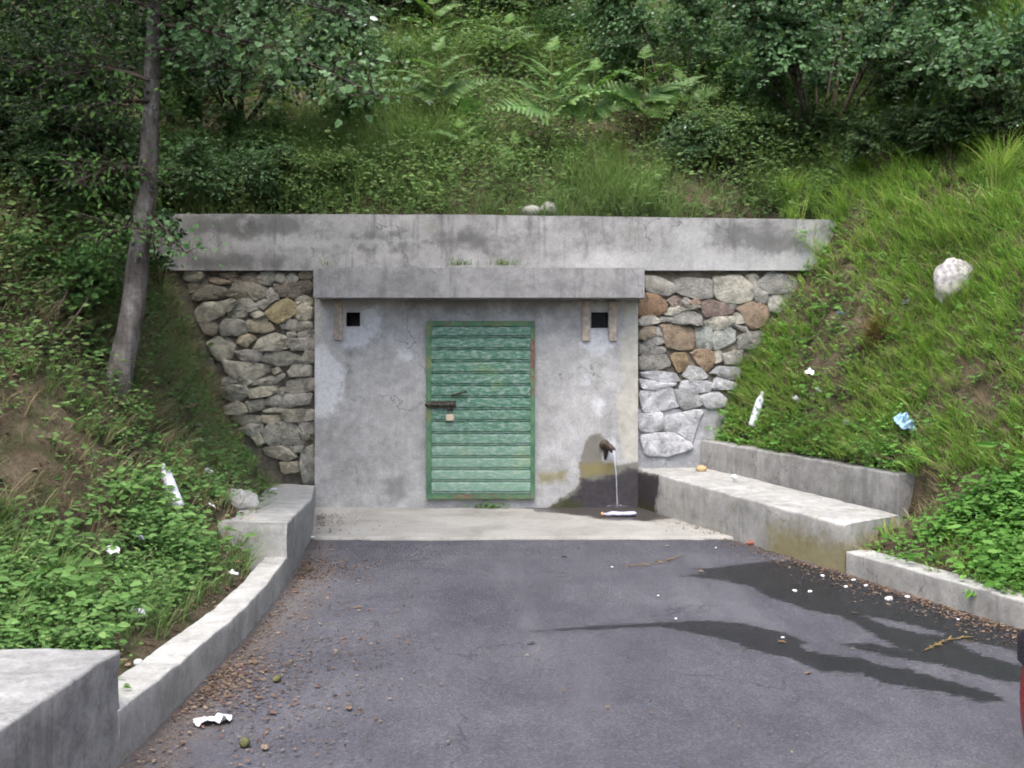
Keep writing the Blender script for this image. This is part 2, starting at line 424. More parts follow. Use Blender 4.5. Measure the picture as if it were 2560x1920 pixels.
M['pink'] = simple('pink_wrapper', (.55, .26, .27), .6, var=.3, sc=20)
M['blue'] = simple('blue_plastic', (.25, .40, .56), .4, var=.6, sc=10)
M['lilac'] = simple('dirty_clear_plastic', (.42, .42, .52), .3, var=.3, sc=18)
M['orange'] = simple('orange_cap', (.62, .28, .12), .5)
M['brick'] = simple('brick_chip', (.24, .09, .065), .9, var=.3, sc=20)
M['rock'] = simple('pale_rock', (.33, .31, .30), .95, var=.45, sc=22, bmp=1.0)
M['rockgrey'] = simple('grey_rock', (.24, .235, .21), .9, var=.35, sc=9, bmp=.8)
M['ochre'] = simple('ochre_rock', (.38, .27, .14), .9, var=.3, sc=14, bmp=.6)
M['nut'] = simple('green_husk', (.085, .085, .03), .7, var=.4, sc=30, bmp=.5)

def bark_mat():
    m, nt, bs = newmat('smooth_bark'); p = pos(nt)
    col = ramp(nt, noise(nt, stretch(nt, p, 9, 9, 3), 1.0, 6, .7), [(.3, (.035, .03, .026)), (.5, (.10, .09, .08)), (.66, (.19, .175, .165))])
    l = sstep(nt, noise(nt, stretch(nt, p, 5, 5, 2.6), 1.0, 4, .6), .5, .64)
    col = mix(nt, mth(nt, 'MULTIPLY', l, .6), col, (.34, .31, .31))
    f = noise(nt, stretch(nt, p, 30, 30, 55), 1.0, 4, .7)
    col = mix(nt, .5, col, ramp(nt, f, [(.3, .45), (.6, 1.2)]), 'MULTIPLY')
    setb(nt, bs, Base_Color=col, Roughness=.9, Specular_IOR_Level=.2); bump(nt, bs, f, .6, .015); return m
M['bark'] = bark_mat()
M['twig'] = simple('twig_bark', (.06, .045, .034), .9, var=.4, sc=9)

G = {}
G['grass'] = leafmat('meadow_grass', [(.055, .10, .02), (.09, .155, .028), (.13, .205, .038), (.19, .25, .055), (.30, .27, .13)], .6, .4, .1, 1.6)
G['grass_dull'] = leafmat('shaded_grass', [(.045, .075, .022), (.08, .125, .036), (.125, .17, .06), (.20, .19, .09)], .6, .35, .12, 1.5)
G['drygrass'] = leafmat('dry_grass', [(.11, .085, .042), (.17, .13, .07), (.22, .18, .10), (.09, .10, .04)], .75, .2, .1, 1.35)
G['weed'] = leafmat('weed_leaf', [(.04, .08, .022), (.068, .125, .034), (.098, .17, .05), (.145, .20, .066)], .5, .36, .22, 1.55)
G['nettle'] = leafmat('nettle_leaf', [(.04, .10, .018), (.07, .155, .028), (.10, .20, .04), (.13, .23, .055)], .5, .35, .2, 1.35)
G['under'] = leafmat('undergrowth_leaf', [(.04, .072, .024), (.072, .12, .038), (.115, .17, .055), (.145, .19, .065), (.12, .115, .055)], .5, .35, .15, 1.18)
G['hazel'] = leafmat('hazel_leaf', [(.03, .06, .022), (.05, .095, .035), (.075, .13, .05), (.10, .16, .07)], .55, .35, .45, 1.5)
G['dark'] = leafmat('dark_leaf', [(.018, .034, .012), (.03, .055, .018), (.045, .08, .026), (.07, .105, .035)], .45, .3, .3, .95)  # leaf colour lowered further to carry the canopy's shade
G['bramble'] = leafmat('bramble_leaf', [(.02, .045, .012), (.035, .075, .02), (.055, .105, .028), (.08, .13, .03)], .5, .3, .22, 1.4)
G['fern'] = leafmat('bracken_frond', [(.05, .10, .024), (.075, .14, .034), (.10, .17, .045), (.14, .19, .05)], .6, .35, .1, 1.45)
G['fern_stem'] = leafmat('bracken_stem', [(.16, .16, .05), (.20, .18, .06)], .6, .1, .2)
G['dead'] = leafmat('fallen_leaf', [(.05, .03, .022), (.10, .058, .036), (.16, .10, .06), (.23, .17, .115), (.11, .04, .03)], .75, .1, .2)
G['deadfern'] = leafmat('dead_frond', [(.13, .065, .03), (.22, .12, .055), (.28, .17, .08)], .8, .2, .15)
G['straw'] = leafmat('straw', [(.20, .13, .05), (.27, .19, .08)], .8, .1, .15)

# ------------------------------------------------------------------ pixel <-> place (photograph pixels, 2560 x 1920)
def at(px, py, d): return Vector(((px-1280)*d/FPX, d, EYE-(py-HOR)*d/FPX))
def ground(px, py, z=0.0):
    d = (EYE-z)*FPX/(py-HOR); return Vector(((px-1280)*d/FPX, d, z))

# ------------------------------------------------------------------ terrain
def smooth(a, b, x): t = np.clip((x-a)/(b-a), 0, 1); return t*t*(3-2*t)
def toe_left(Y):
    return np.interp(Y, [-50, 3.6, 3.8, 6.2, 6.9, 10.3], [-1.86, -1.80, -1.62, -1.60, -1.86, -2.44])
def height(X, Y, rough=True):
    X = np.asarray(X, float); Y = np.asarray(Y, float)
    # left bank
    s = toe_left(Y) - X
    z0 = np.interp(Y, [3.6, 3.8, 6.4, 7.0, 10.2], [.36, .10, .13, .36, .22])
    a = np.interp(Y, [4, 5, 7, 10.25], [.3, .34, .7, 1.1]); b = np.interp(Y, [4.5, 7, 10.25], [.1, .95, 1.3])
    se = np.minimum(s, 1.7); L = z0 + a*se + b*np.maximum(0, se-.45) + .75*np.maximum(0, s-1.7)
    L = np.where(s > -.02, L, -.3)
    # right bank
    tf = 2.36+.34*(7.12-Y)+.14; tb = 1.93+.38*(10.5-Y)+.1
    k = smooth(7.45, 7.85, Y)
    sf = X-tf; sb = X-tb
    sbe = np.minimum(sb, 1.3)
    F_ = .10+.45*sf+.75*np.maximum(0, sf-.55)
    z0r = np.interp(Y, [7.8, 9.4, 10.3], [.60, .68, .93]); kr_ = np.interp(Y, [7.8, 9.4, 10.3], [1.4, 1.55, 1.72])
    B_ = np.minimum(z0r+kr_*sbe, .62+3.2*np.maximum(sb, 0)) + .95*np.maximum(0, sb-1.3)
    F_ = np.minimum(F_, .3+1.5*np.maximum(sf, 0))
    Rr = np.where(sf > -.02, F_, -.3)*(1-k) + np.where(sb > -.02, B_, -.3)*k
    Rr = np.where((k > 0) & (k < 1), np.where(sb > 0, F_*(1-k)+B_*k, np.where(sf > -.02, np.minimum(F_, .12), -.3)), Rr)
    Rr = np.where((Y > 7.4) & (sb < -.02), np.where((Y < 7.6) & (sf > .0), .1, -.3), Rr)
    # hillside above the wall
    H = np.where(Y > 10.40, 2.86 + .80*np.maximum(0, Y-10.45) + .03*np.abs(X), -.3)
    z = np.maximum(np.maximum(L, Rr), H)
    if rough:
        P = np.stack([X, Y, np.zeros_like(X)], -1)
        amp = np.where(z > .3, 1.0, .35)*np.where((Y > 10.3) & (Y < 10.8), .3, 1)
        z = z + np.where(z > -.2, amp*(.10*vnoise(P, 1.1, 3) + .05*vnoise(P, 3.1, 4)), 0)
    return z
def normal_at(X, Y):
    e = .06
    n = np.stack([-(height(X+e, Y)-height(X-e, Y))/(2*e), -(height(X, Y+e)-height(X, Y-e))/(2*e), np.ones_like(X)], -1)
    n[..., :2] = np.clip(n[..., :2], -1.8, 1.8)
    return norm(n)
def hit(px, py):
    d = np.linspace(2.6, 26, 6000)
    X = (px-1280)*d/FPX; Z = EYE-(py-HOR)*d/FPX
    h = height(X, d); i = np.argmax(h >= Z)
    return Vector((X[i], d[i], float(h[i])))

def grid_mesh(name, xs, ys, zf, mat, attrs=None, smooth_=True):
    X, Y = np.meshgrid(xs, ys); Z = zf(X, Y)
    V = np.stack([X, Y, Z], -1).reshape(-1, 3); nx = len(xs); ny = len(ys)
    i = np.arange(ny-1)[:, None]*nx+np.arange(nx-1)[None]
    Q = np.stack([i, i+1, i+nx+1, i+nx], -1).reshape(-1, 4)
    return np_mesh(name, V, [Q], {k: f(V) for k, f in (attrs or {}).items()}, mat, smooth_)

xs = np.concatenate([np.linspace(-40, -8, 17)[:-1], np.arange(-8, 8, .09), np.linspace(8, 40, 17)])
ys = np.concatenate([np.linspace(-25, 1, 14)[:-1], np.arange(1, 10.2, .09), np.arange(10.2, 10.9, .045), np.arange(10.9, 20, .12), np.linspace(20, 60, 21)])
terr = link('hillside', grid_mesh('hillside', xs, ys, height, M['soil']))
tag(terr, 'brown soil banks and hillside around the spring house', kind='structure')
gp = grid_mesh('ground', np.linspace(-250, 250, 11), np.linspace(-250, 250, 11), lambda X, Y: X*0-.35, M['ground'])
tag(link('ground', gp), 'flat earth below the paved forecourt', kind='structure')

def poly_sd(P, poly):
    """signed distance, positive inside; P (n,2)"""
    poly = np.asarray(poly, float); n = len(poly); ins = np.zeros(len(P), bool); dm = np.full(len(P), 1e9)
    for i in range(n):
        a = poly[i]; b = poly[(i+1) % n]; ab = b-a
        t = np.clip(((P-a)@ab)/max(ab@ab, 1e-9), 0, 1)
        dm = np.minimum(dm, np.linalg.norm(P-a-t[:, None]*ab, axis=1))
        c = ((a[1] > P[:, 1]) != (b[1] > P[:, 1]))
        with np.errstate(divide='ignore', invalid='ignore'):
            xi = a[0]+(P[:, 1]-a[1])*ab[0]/(ab[1] if ab[1] else 1e-12)
        ins ^= c & (P[:, 0] < xi)
    return np.where(ins, dm, -dm)
def union_sd(P, polys):
    return np.max([poly_sd(P, q) for q in polys], axis=0) if polys else np.full(len(P), -9.)

# ------------------------------------------------------------------ paving
def gpoly(pts, off=(0, 0), sc=1.0): return [tuple(ground(off[0]+x*sc, off[1]+y*sc)[:2]) for x, y in pts]
Z8 = dict(off=(1280, 1200), sc=1280/2212)
wet_polys = [gpoly(q, **Z8) for q in (
    [(800, 385), (960, 370), (1120, 350), (1230, 355), (1400, 405), (1600, 470), (1800, 530), (2000, 590), (2212, 650), (2300, 700), (2300, 790), (2150, 735), (2000, 700), (1870, 690), (1720, 745), (1600, 690), (1430, 590), (1280, 560), (1100, 500), (1040, 460), (900, 430), (780, 415), (720, 412), (850, 405)],
    [(1420, 715), (1560, 710), (1720, 745), (1850, 690), (2000, 720), (2120, 775), (2300, 830), (2300, 900), (2080, 860), (1850, 800), (1660, 770), (1500, 735)],
    [(90, 655), (350, 630), (620, 618), (850, 610), (1010, 625), (1180, 665), (1260, 700), (1340, 760), (1490, 770), (1560, 800), (1700, 820), (1870, 870), (2040, 915), (2140, 950), (2040, 960), (1880, 920), (1640, 885), (1480, 830), (1330, 830), (1240, 780), (1060, 740), (960, 700), (880, 680), (640, 632), (330, 645)],
)]
dry_polys = [gpoly(q, **Z8) for q in (
    [(1530, 590), (1640, 610), (1780, 645), (1860, 670), (1800, 672), (1640, 632)],
    [(1255, 710), (1300, 705), (1420, 740), (1600, 765), (1400, 752), (1290, 740)],
    [(1930, 700), (2060, 730), (2190, 770), (2300, 800), (2300, 820), (2150, 790), (2000, 745)],
)]
def f_wet(V): return np.minimum(union_sd(V[:, :2], wet_polys)+.012, -union_sd(V[:, :2], dry_polys)-.012)*1.0
def f_dirt(V):
    x, y = V[:, 0], V[:, 1]
    left = .38-(x+1.47)*1.1 - np.maximum(0, y-6.5)*.16
    right = .25-np.abs((2.36+.34*(7.12-y))-x)*1.6
    return np.where((y > 2) & (y < 9), np.maximum(left, right), -1.0)-.08
axs = np.concatenate([np.linspace(-30, -2.2, 9), np.arange(-2.1, 3.4, .04), np.linspace(3.6, 30, 9)])
ays = np.concatenate([np.linspace(-40, 2.2, 12), np.arange(2.4, 8.7, .04)])
asph = link('asphalt_forecourt', grid_mesh('asphalt', axs, ays, lambda X, Y: .006*vnoise(np.stack([X, Y, X*0], -1), .8, 9), M['asphalt'], {'wet': f_wet, 'dirt': f_dirt}))
tag(asph, 'grey asphalt forecourt with dark wet streaks', kind='structure')

soakp = [gpoly([(1340, 1286), (1430, 1294), (1520, 1308), (1620, 1310), (1690, 1303), (1660, 1278), (1600, 1262), (1300, 1270)])]
def f_soak(V): return union_sd(V[:, :2], soakp)
def apron():
    pxs = np.linspace(-2.05, 2.1, 105); n = 42; V = []
    for x in pxs:
        y0 = 8.50+.035*float(vnoise(np.array([[x*1.7, 0, 3]]), 1, 2)[0])+.02*float(vnoise(np.array([[x*7, 0, 3]]), 1, 2)[0])
        for t in np.linspace(0, 1, n):
            V.append((x, y0+t*(10.3-y0), .022+.012*t))
        V.append((x, y0-.001, -.03))
    V = np.array(V); V[:, 2] += .006*vnoise(V, 2.3, 6); m = n+1
    i = np.arange(len(pxs)-1)[:, None]*m + np.arange(n-1)[None]
    Q = np.stack([i, i+m, i+m+1, i+1], -1).reshape(-1, 4)
    e = np.arange(len(pxs)-1)*m
    Q2 = np.stack([e+n, e+m+n, e+m, e], -1)
    o = link('concrete_apron', np_mesh('apron', V, [Q, Q2], {'soak': f_soak(V)}, M['apron'], True))
    tag(o, 'pale concrete apron strip in front of the spring house', kind='structure')
apron()

# ------------------------------------------------------------------ concrete blocks and kerbs (swept sections with uneven faces)
def sweep(name, front, back, ztop, mat, parent=None, z0=-.12, step=.07, rnd=.018, amp=.006, attrs=None, seed=0):
    front = np.array(front, float); back = np.array(back, float); ztop = np.array(ztop, float)
    seg = np.r_[0, np.cumsum(np.linalg.norm(np.diff(front, axis=0), axis=1))]
    s = np.linspace(0, seg[-1], max(3, int(seg[-1]/step)))
    ip = lambda a: np.interp(s, seg, a)
    f = np.stack([ip(front[:, 0]), ip(front[:, 1])], 1); b = np.stack([ip(back[:, 0]), ip(back[:, 1])], 1); zt = ip(ztop)
    w = norm(b-f); W = np.linalg.norm(b-f, axis=1)
    prof = []                                    # (u across from front, v: 0 bottom..1 top-rounded, dz)
    for t in np.linspace(0, 1, 7): prof.append(('f', t))
    for ang in (30, 60): prof.append(('cf', ang))
    for t in np.linspace(0, 1, 7): prof.append(('t', t))
    for ang in (60, 30): prof.append(('cb', ang))
    for t in (1, .5, 0): prof.append(('b', t))
    rows = []
    for kind, t in prof:
        if kind == 'f': u = W*0; z = z0+(zt-rnd-z0)*t
        elif kind == 'cf': u = W*0+rnd*(1-math.cos(R(t))); z = zt-rnd+rnd*math.sin(R(t))
        elif kind == 't': u = rnd+(W-2*rnd)*t; z = zt
        elif kind == 'cb': u = W-rnd*(1-math.cos(R(t))); z = zt-rnd+rnd*math.sin(R(t))
        else: u = W; z = z0+(zt-rnd-z0)*t
        rows.append(np.concatenate([f+w*np.broadcast_to(u, W.shape)[:, None], np.broadcast_to(z, W.shape)[:, None]], 1))
    V = np.stack(rows, 1); n, k = V.shape[:2]
    V = V.reshape(-1, 3)
    # end caps: inset rings so the end edges round over too
    nz = np.stack([vnoise(V, 7, seed+q) for q in range(3)], 1)*amp + np.stack([vnoise(V, 22, seed+9+q) for q in range(3)], 1)*amp*.6
    V = V+nz
    i = np.arange(n-1)[:, None]*k+np.arange(k-1)[None]
    Q = np.stack([i, i+k, i+k+1, i+1], -1).reshape(-1, 4)
    caps = [np.arange(k)[None, :], (np.arange(k)[::-1]+(n-1)*k)[None, :]]
    me = np_mesh(name, V, [Q]+caps, {a: fn(V) for a, fn in (attrs or {}).items()}, mat, True)
    bm = bmesh.new(); bm.from_mesh(me); bmesh.ops.recalc_face_normals(bm, faces=bm.faces[:]); bm.to_mesh(me); bm.free()
    me.set_sharp_from_angle(angle=R(50))
    return link(name, me, parent)

# left: near block, kerb, far bench
def none(V): return np.full(len(V), -9.)
NOWET = dict(damp=none, algae=none, soak=none, mossy=none)
blk = sweep('concrete_block', [(-1.56, .6), (-1.50, 2.95), (-1.462, 3.75)], [(-2.1, .6), (-2.05, 2.95), (-2.0, 3.72)], [.43, .43, .43], M['block'], amp=.009, rnd=.014, seed=3, step=.035)
tag(blk, 'grey weathered concrete block in the near left corner', 'block')
kl = sweep('kerb', [(-1.46, 3.73), (-1.455, 4.5), (-1.45, 5.5), (-1.475, 6.1), (-1.525, 6.85)], [(-1.65, 3.73), (-1.64, 4.5), (-1.62, 5.5), (-1.63, 6.1), (-1.68, 6.85)], [.21, .18, .165, .17, .18], M['kerb'], amp=.005, rnd=.010, step=.04, seed=5)
tag(kl, 'pale concrete kerb along the foot of the left bank', kind='structure')
bl = sweep('concrete_bench', [(-1.524, 6.80), (-1.71, 8.6), (-1.985, 10.12)], [(-2.0, 6.84), (-2.18, 8.6), (-2.45, 10.24)], [.41, .34, .262], M['bench'], amp=.006, seed=7, attrs=NOWET)
tag(bl, 'low concrete bench block at the left of the facade', 'bench')
# right: bench with back wall, kerb
bd = np.array([2.36-1.27, 7.12-10.13]); bd = bd/np.linalg.norm(bd)
def along(V): return (V[:, :2]-np.array([1.27, 10.13]))@bd
def r_soak(V): return np.minimum(.44-along(V)-.35*np.maximum(0, .25-V[:, 2]), (.405-V[:, 2])*1.5)
def r_alg(V): return np.minimum(along(V)-2.2, .30-V[:, 2])*.4-.03
br = empty('concrete_bench', (1.27, 10.13, 0), label='long low concrete bench with a back wall on the right', cat='bench')
sweep('seat', [(1.27, 10.14), (1.80, 8.66), (2.36, 7.12)], [(1.99, 10.27), (2.42, 9.1), (2.93, 7.58)], [.425, .385, .345], M['bench'], br, amp=.006, seed=11,
      attrs=dict(damp=none, soak=r_soak, algae=r_alg, mossy=lambda V: np.minimum(.5-along(V), .2-V[:, 2])*.5-.05))
sweep('back_wall', [(1.93, 10.24), (2.45, 9.1), (2.97, 7.74)], [(2.15, 10.30), (2.67, 9.18), (3.22, 7.86)], [.70, .67, .635], M['bench_dark'], br, amp=.008, seed=13)
kr = sweep('kerb', [(2.365, 7.11), (2.83, 5.67), (3.55, 3.4), (4.2, 1.2)], [(2.56, 7.18), (3.02, 5.74), (3.74, 3.46), (4.4, 1.26)], [.16, .165, .17, .17], M['kerb'], amp=.005, rnd=.011, step=.04, seed=17)
tag(kr, 'pale concrete kerb along the foot of the right bank', kind='structure')

# ------------------------------------------------------------------ spring house
FY = 10.13
def wpt(px, py, d=FY): v = at(px, py, d); return (v.x, v.z)
def Z4(pts): return [wpt(740+x*.434, 640+y*.434) for x, y in pts]
def ell(cx, cy, rx, ry, n=14): return [(cx+rx*math.cos(a), cy+ry*math.sin(a)) for a in np.linspace(0, 2*np.pi, n, endpoint=False)]
white = [Z4(q) for q in (
    [(90, 540), (150, 505), (230, 590), (280, 650), (265, 780), (240, 860), (180, 930), (110, 930), (90, 700)],
    [(275, 460), (290, 520), (330, 535), (400, 515), (470, 440), (500, 340), (470, 290), (390, 300), (385, 410), (290, 410)],
    [(1690, 430), (1640, 510), (1660, 550), (1740, 570), (1830, 530), (1840, 490), (1800, 480), (1790, 420)],
    ell(1670, 720, 24, 34), ell(1740, 860, 36, 50), ell(1800, 1105, 48, 52), [(560, 540), (640, 530), (690, 575), (640, 600), (590, 580)])]
cream = [Z4([(1885, 280), (1990, 270), (1990, 1200), (1880, 1170), (1858, 1000), (1845, 830), (1895, 740), (1868, 640)])]
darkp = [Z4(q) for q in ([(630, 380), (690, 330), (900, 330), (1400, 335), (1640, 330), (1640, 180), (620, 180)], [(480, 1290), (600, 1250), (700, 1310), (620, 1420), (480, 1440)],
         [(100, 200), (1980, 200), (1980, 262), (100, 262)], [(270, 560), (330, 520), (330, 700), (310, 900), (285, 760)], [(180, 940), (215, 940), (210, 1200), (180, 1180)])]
damp = [Z4([(1630, 1300), (1632, 1190), (1660, 1080), (1700, 1030), (1750, 1018), (1785, 1050), (1760, 1110), (1765, 1190), (1850, 1200), (1990, 1180), (1990, 1500), (1380, 1500), (1500, 1410), (1600, 1340)])]
algae = [Z4([(1640, 1200), (1830, 1190), (1840, 1255), (1640, 1275)]), Z4([(1390, 1250), (1560, 1240), (1560, 1290), (1400, 1310)])]
soak = [Z4([(1640, 1280), (1830, 1258), (1900, 1215), (1990, 1215), (1990, 1520), (1440, 1520), (1560, 1400), (1625, 1330)])]
mossy = [Z4([(1380, 1500), (1480, 1420), (1560, 1390), (1640, 1420), (1660, 1500)])]

def wall_face(name, x0, x1, zt, z0, y, thick, res, mat, parent, polys, holes=(), amp=.004, ztop_fn=None, seed=0):
    xs = np.linspace(x0, x1, int((x1-x0)/res)); zs = np.linspace(z0, zt, int((zt-z0)/res))
    for hx0, hz0, hx1, hz1 in holes:                      # snap grid lines to the openings
        for v in (hx0, hx1): xs[np.argmin(abs(xs-v))] = v
        for v in (hz0, hz1): zs[np.argmin(abs(zs-v))] = v
    X, Z = np.meshgrid(xs, zs); nx, nz = len(xs), len(zs)
    if ztop_fn is not None: Z = z0+(Z-z0)*((ztop_fn(X)-z0)/(zt-z0))
    V = np.stack([X, np.full_like(X, y), Z], -1).reshape(-1, 3)
    V[:, 1] += amp*fbm(V, 3.0, seed, 4)
    A = {k: union_sd(V[:, [0, 2]], q) for k, q in polys.items()}
    i = np.arange(nz-1)[:, None]*nx+np.arange(nx-1)[None]
    Q = np.stack([i, i+1, i+nx+1, i+nx], -1).reshape(-1, 4)
    c = V[Q].mean(1); keep = np.ones(len(Q), bool)
    for hx0, hz0, hx1, hz1 in holes: keep &= ~((c[:, 0] > hx0) & (c[:, 0] < hx1) & (c[:, 2] > hz0) & (c[:, 2] < hz1))
    Q = Q[keep]
    loop = np.r_[np.arange(nx), np.arange(2, nz)*nx-1, np.arange(nz*nx-1, (nz-1)*nx-1, -1), np.arange(nz-2, 0, -1)*nx]
    B = V[loop].copy(); B[:, 1] = y+thick
    nb = len(V); m = len(loop); j = np.arange(m); j2 = (j+1) % m
    Q2 = np.stack([loop[j2], loop[j], nb+j, nb+j2], -1)
    V = np.concatenate([V, B]); A = {k: np.r_[a, a[loop]] for k, a in A.items()}
    Bk = (np.arange(m)+nb)[None, :]
    me = np_mesh(name, V, [Q, Q2, Bk], A, mat, True); me.set_sharp_from_angle(angle=R(45))
    return link(name, me, parent)

house = empty('spring_house', (-.36, FY, 0), label='small plastered concrete spring house with a green metal door', cat='spring house')
vents = []
for px0, py0, px1, py1 in ((866, 781, 900, 816), (1478, 781, 1520, 820)):
    (ax, az), (bx, bz) = wpt(px0, py1), wpt(px1, py0); vents.append((ax, az, bx, bz))
wall_face('front_wall', -1.988, 1.27, 2.16, -.05, FY, .32, .018, M['facade'], house,
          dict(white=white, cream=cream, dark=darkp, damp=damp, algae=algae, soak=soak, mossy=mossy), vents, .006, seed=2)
for k, (ax, az, bx, bz) in enumerate(vents):
    bm = bmesh.new(); e = .008
    a = [bm.verts.new((x, FY+.012, z)) for x, z in ((ax-e, az-e), (bx+e, az-e), (bx+e, bz+e), (ax-e, bz+e))]
    b = [bm.verts.new((x, FY+.26, z)) for x, z in ((ax-e, az-e), (bx+e, az-e), (bx+e, bz+e), (ax-e, bz+e))]
    for q in range(4): bm.faces.new((a[q], a[(q+1) % 4], b[(q+1) % 4], b[q]))
    bm.faces.new(b[::-1])
    vo = link('vent_opening', bm_mesh('vent', bm, M['void']), house)
    if k:
        buf = Buf()
        for t in np.linspace(0, 1, 7)[1:-1]:
            tube(buf, [(ax+(bx-ax)*t, FY+.05, az), (ax+(bx-ax)*t, FY+.05, bz)], .0035, 5)
            tube(buf, [(ax, FY+.053, az+(bz-az)*t), (bx, FY+.053, az+(bz-az)*t)], .0035, 5)
        g = link('grille', buf.mesh('grille', M['vent_grey']), vo)
for px0, px1, y0, y1 in ((836, 857, 752, 850), (1455, 1474, 752, 852), (1522, 1541, 754, 852)):
    (ax, az), (bx, bz) = wpt(px0, y1), wpt(px1, y0)
    o = box('wooden_board', (ax, FY-.032, az), (bx, FY+.004, bz), M['wood'], house, .003, .0012)
# roof slab that overhangs the front
sl = wall_face('roof_slab', -1.94, 1.295, 2.42, 2.13, 9.82, .44, .03, M['slab'], house, dict(), (), .005, seed=21)

# door
dx0, dz0 = wpt(1066, 1248, FY-.04); dx1, dz1 = wpt(1337, 802, FY-.04)
DY = FY-.055
door = empty('door', ((dx0+dx1)/2, DY, dz0)); door.parent = house; door.matrix_parent_inverse = Matrix.Translation(house.location).inverted()
door.location = ((dx0+dx1)/2, DY, dz0)
def dlink(name, me, mat=None):
    o = bpy.data.objects.new(name, me); COL.objects.link(o); o.parent = door
    o.matrix_parent_inverse = Matrix.Translation(door.location).inverted()
    if mat is not None: me.materials.append(mat)
    return o
fw = .052
def rail(lo, hi, mat, lab=None):
    bm = bmesh.new(); bmesh.ops.create_cube(bm, size=1)
    for v in bm.verts: v.co = Vector([(lo[i]+hi[i])/2 + v.co[i]*(hi[i]-lo[i]) for i in range(3)])
    bmesh.ops.bevel(bm, geom=bm.edges[:], offset=.005, segments=2, affect='EDGES')
    o = dlink('frame_rail', bm_mesh('frame_rail', bm, mat, True, R(40)))
    if lab: o['label'] = lab
rail((dx0, DY-.012, dz0), (dx0+fw, FY+.02, dz1), M['frame'])
rail((dx1-fw*.85, DY-.012, dz0), (dx1, FY+.02, dz1), M['frame_rust'], 'rust streaked hinge side rail')
rail((dx0+fw, DY-.009, dz1-.055), (dx1-fw*.85, FY+.02, dz1-.001), M['frame'])
rail((dx0+fw, DY-.009, dz0+.001), (dx1-fw*.85, FY+.02, dz0+.05), M['frame_rust'], 'rusty bottom rail')
sx0, sx1 = dx0+fw+.001, dx1-fw*.85-.001; sz0, sz1 = dz0+.051, dz1-.056; NS = 14; ph = (sz1-sz0)/NS
prof = [(.035, 0), (.012, 0), (.012, ph*.10), (.0, ph*.12), (.0, ph*.18), (.016, ph*.195), (.016, ph*.24), (-.001, ph*.27), (-.004, ph*.6), (-.001, ph*.93), (.006, ph*.985), (.035, ph*.985)]
bm = bmesh.new(); nxs = 9
cols = []
for i in range(nxs):
    x = sx0+(sx1-sx0)*i/(nxs-1); cols.append([bm.verts.new((x, DY+y, z)) for y, z in prof])
for i in range(nxs-1):
    for j in range(len(prof)-1): bm.faces.new((cols[i][j], cols[i+1][j], cols[i+1][j+1], cols[i][j+1]))
bmesh.ops.recalc_face_normals(bm, faces=bm.faces[:])
slat_me = bm_mesh('slat', bm, M['door'], True, R(25))
for k in range(NS):
    o = dlink('slat', slat_me); o.matrix_parent_inverse = Matrix.Translation(door.location).inverted()
    o.location = (0, random.uniform(-.001, .001), sz0+k*ph)
# bolt, lever and padlock
buf = Buf(); bx0, bz_ = wpt(1062, 1012, DY-.03)
bxe, _ = wpt(1137, 1012, DY-.03)
tube(buf, [(bx0, DY-.026, bz_), (bxe, DY-.026, bz_)], .014, 8)
for t in (.12, .5, .9):
    x = bx0+(bxe-bx0)*t; tube(buf, [(x-.016, DY-.022, bz_), (x+.016, DY-.022, bz_)], .027, 8)
bolt = dlink('bolt', buf.mesh('bolt', M['iron'], True))
def child(name, me, par):
    o = bpy.data.objects.new(name, me); COL.objects.link(o); o.parent = par; o.matrix_parent_inverse = par.matrix_world.inverted(); return o
bm = bmesh.new()
q = [(bx0+.03, bz_-.038), (bxe+.012, bz_-.035), (bxe+.012, bz_+.04), (bx0+.03, bz_+.036)]
for yy in (DY-.011, DY-.006):
    [bm.verts.new((x, yy, z)) for x, z in q]
bm.verts.ensure_lookup_table()
bm.faces.new(bm.verts[0:4][::-1]); bm.faces.new(bm.verts[4:8])
for i in range(4): bm.faces.new((bm.verts[i], bm.verts[(i+1) % 4], bm.verts[4+(i+1) % 4], bm.verts[4+i]))
bmesh.ops.recalc_face_normals(bm, faces=bm.faces[:])
dlink('bolt_plate', bm_mesh('bolt_plate', bm, M['iron']))
buf = Buf(); p0 = wpt(1131, 988, DY-.03); p1 = wpt(1166, 978, DY-.04)
tube(buf, [(p0[0], DY, p0[1]), (p0[0], DY-.03, p0[1]), (p0[0]+.02, DY-.036, p0[1]+.006), (p1[0], DY-.036, p1[1])], [.012, .012, .011, .009], 8)
dlink('handle', buf.mesh('handle', M['iron'], True))
lx0, lz0 = wpt(1115, 1052, DY-.04); lx1, lz1 = wpt(1135, 1036, DY-.04)
buf = Buf(); cx = (lx0+lx1)/2; r_ = .021
an = np.linspace(0, np.pi, 9)
tube(buf, [(cx-r_, DY-.028, lz1-.01)]+[(cx-r_*math.cos(a), DY-.028, lz1+.045+r_*math.sin(a)) for a in an]+[(cx+r_, DY-.028, lz1-.01)], .0065, 7)
dlink('padlock_shackle', buf.mesh('shackle', M['iron'], True))
bm = bmesh.new(); bmesh.ops.create_cube(bm, size=1)
for v in bm.verts: v.co = Vector((cx+v.co.x*(lx1-lx0), DY-.028+v.co.y*.03, (lz0+lz1)/2+v.co.z*(lz1-lz0)))
bmesh.ops.bevel(bm, geom=bm.edges[:], offset=.006, segments=2, affect='EDGES')
dlink('padlock', bm_mesh('padlock', bm, M['brass'], True, R(40)))['label'] = 'pale brass padlock hanging from the bolt'
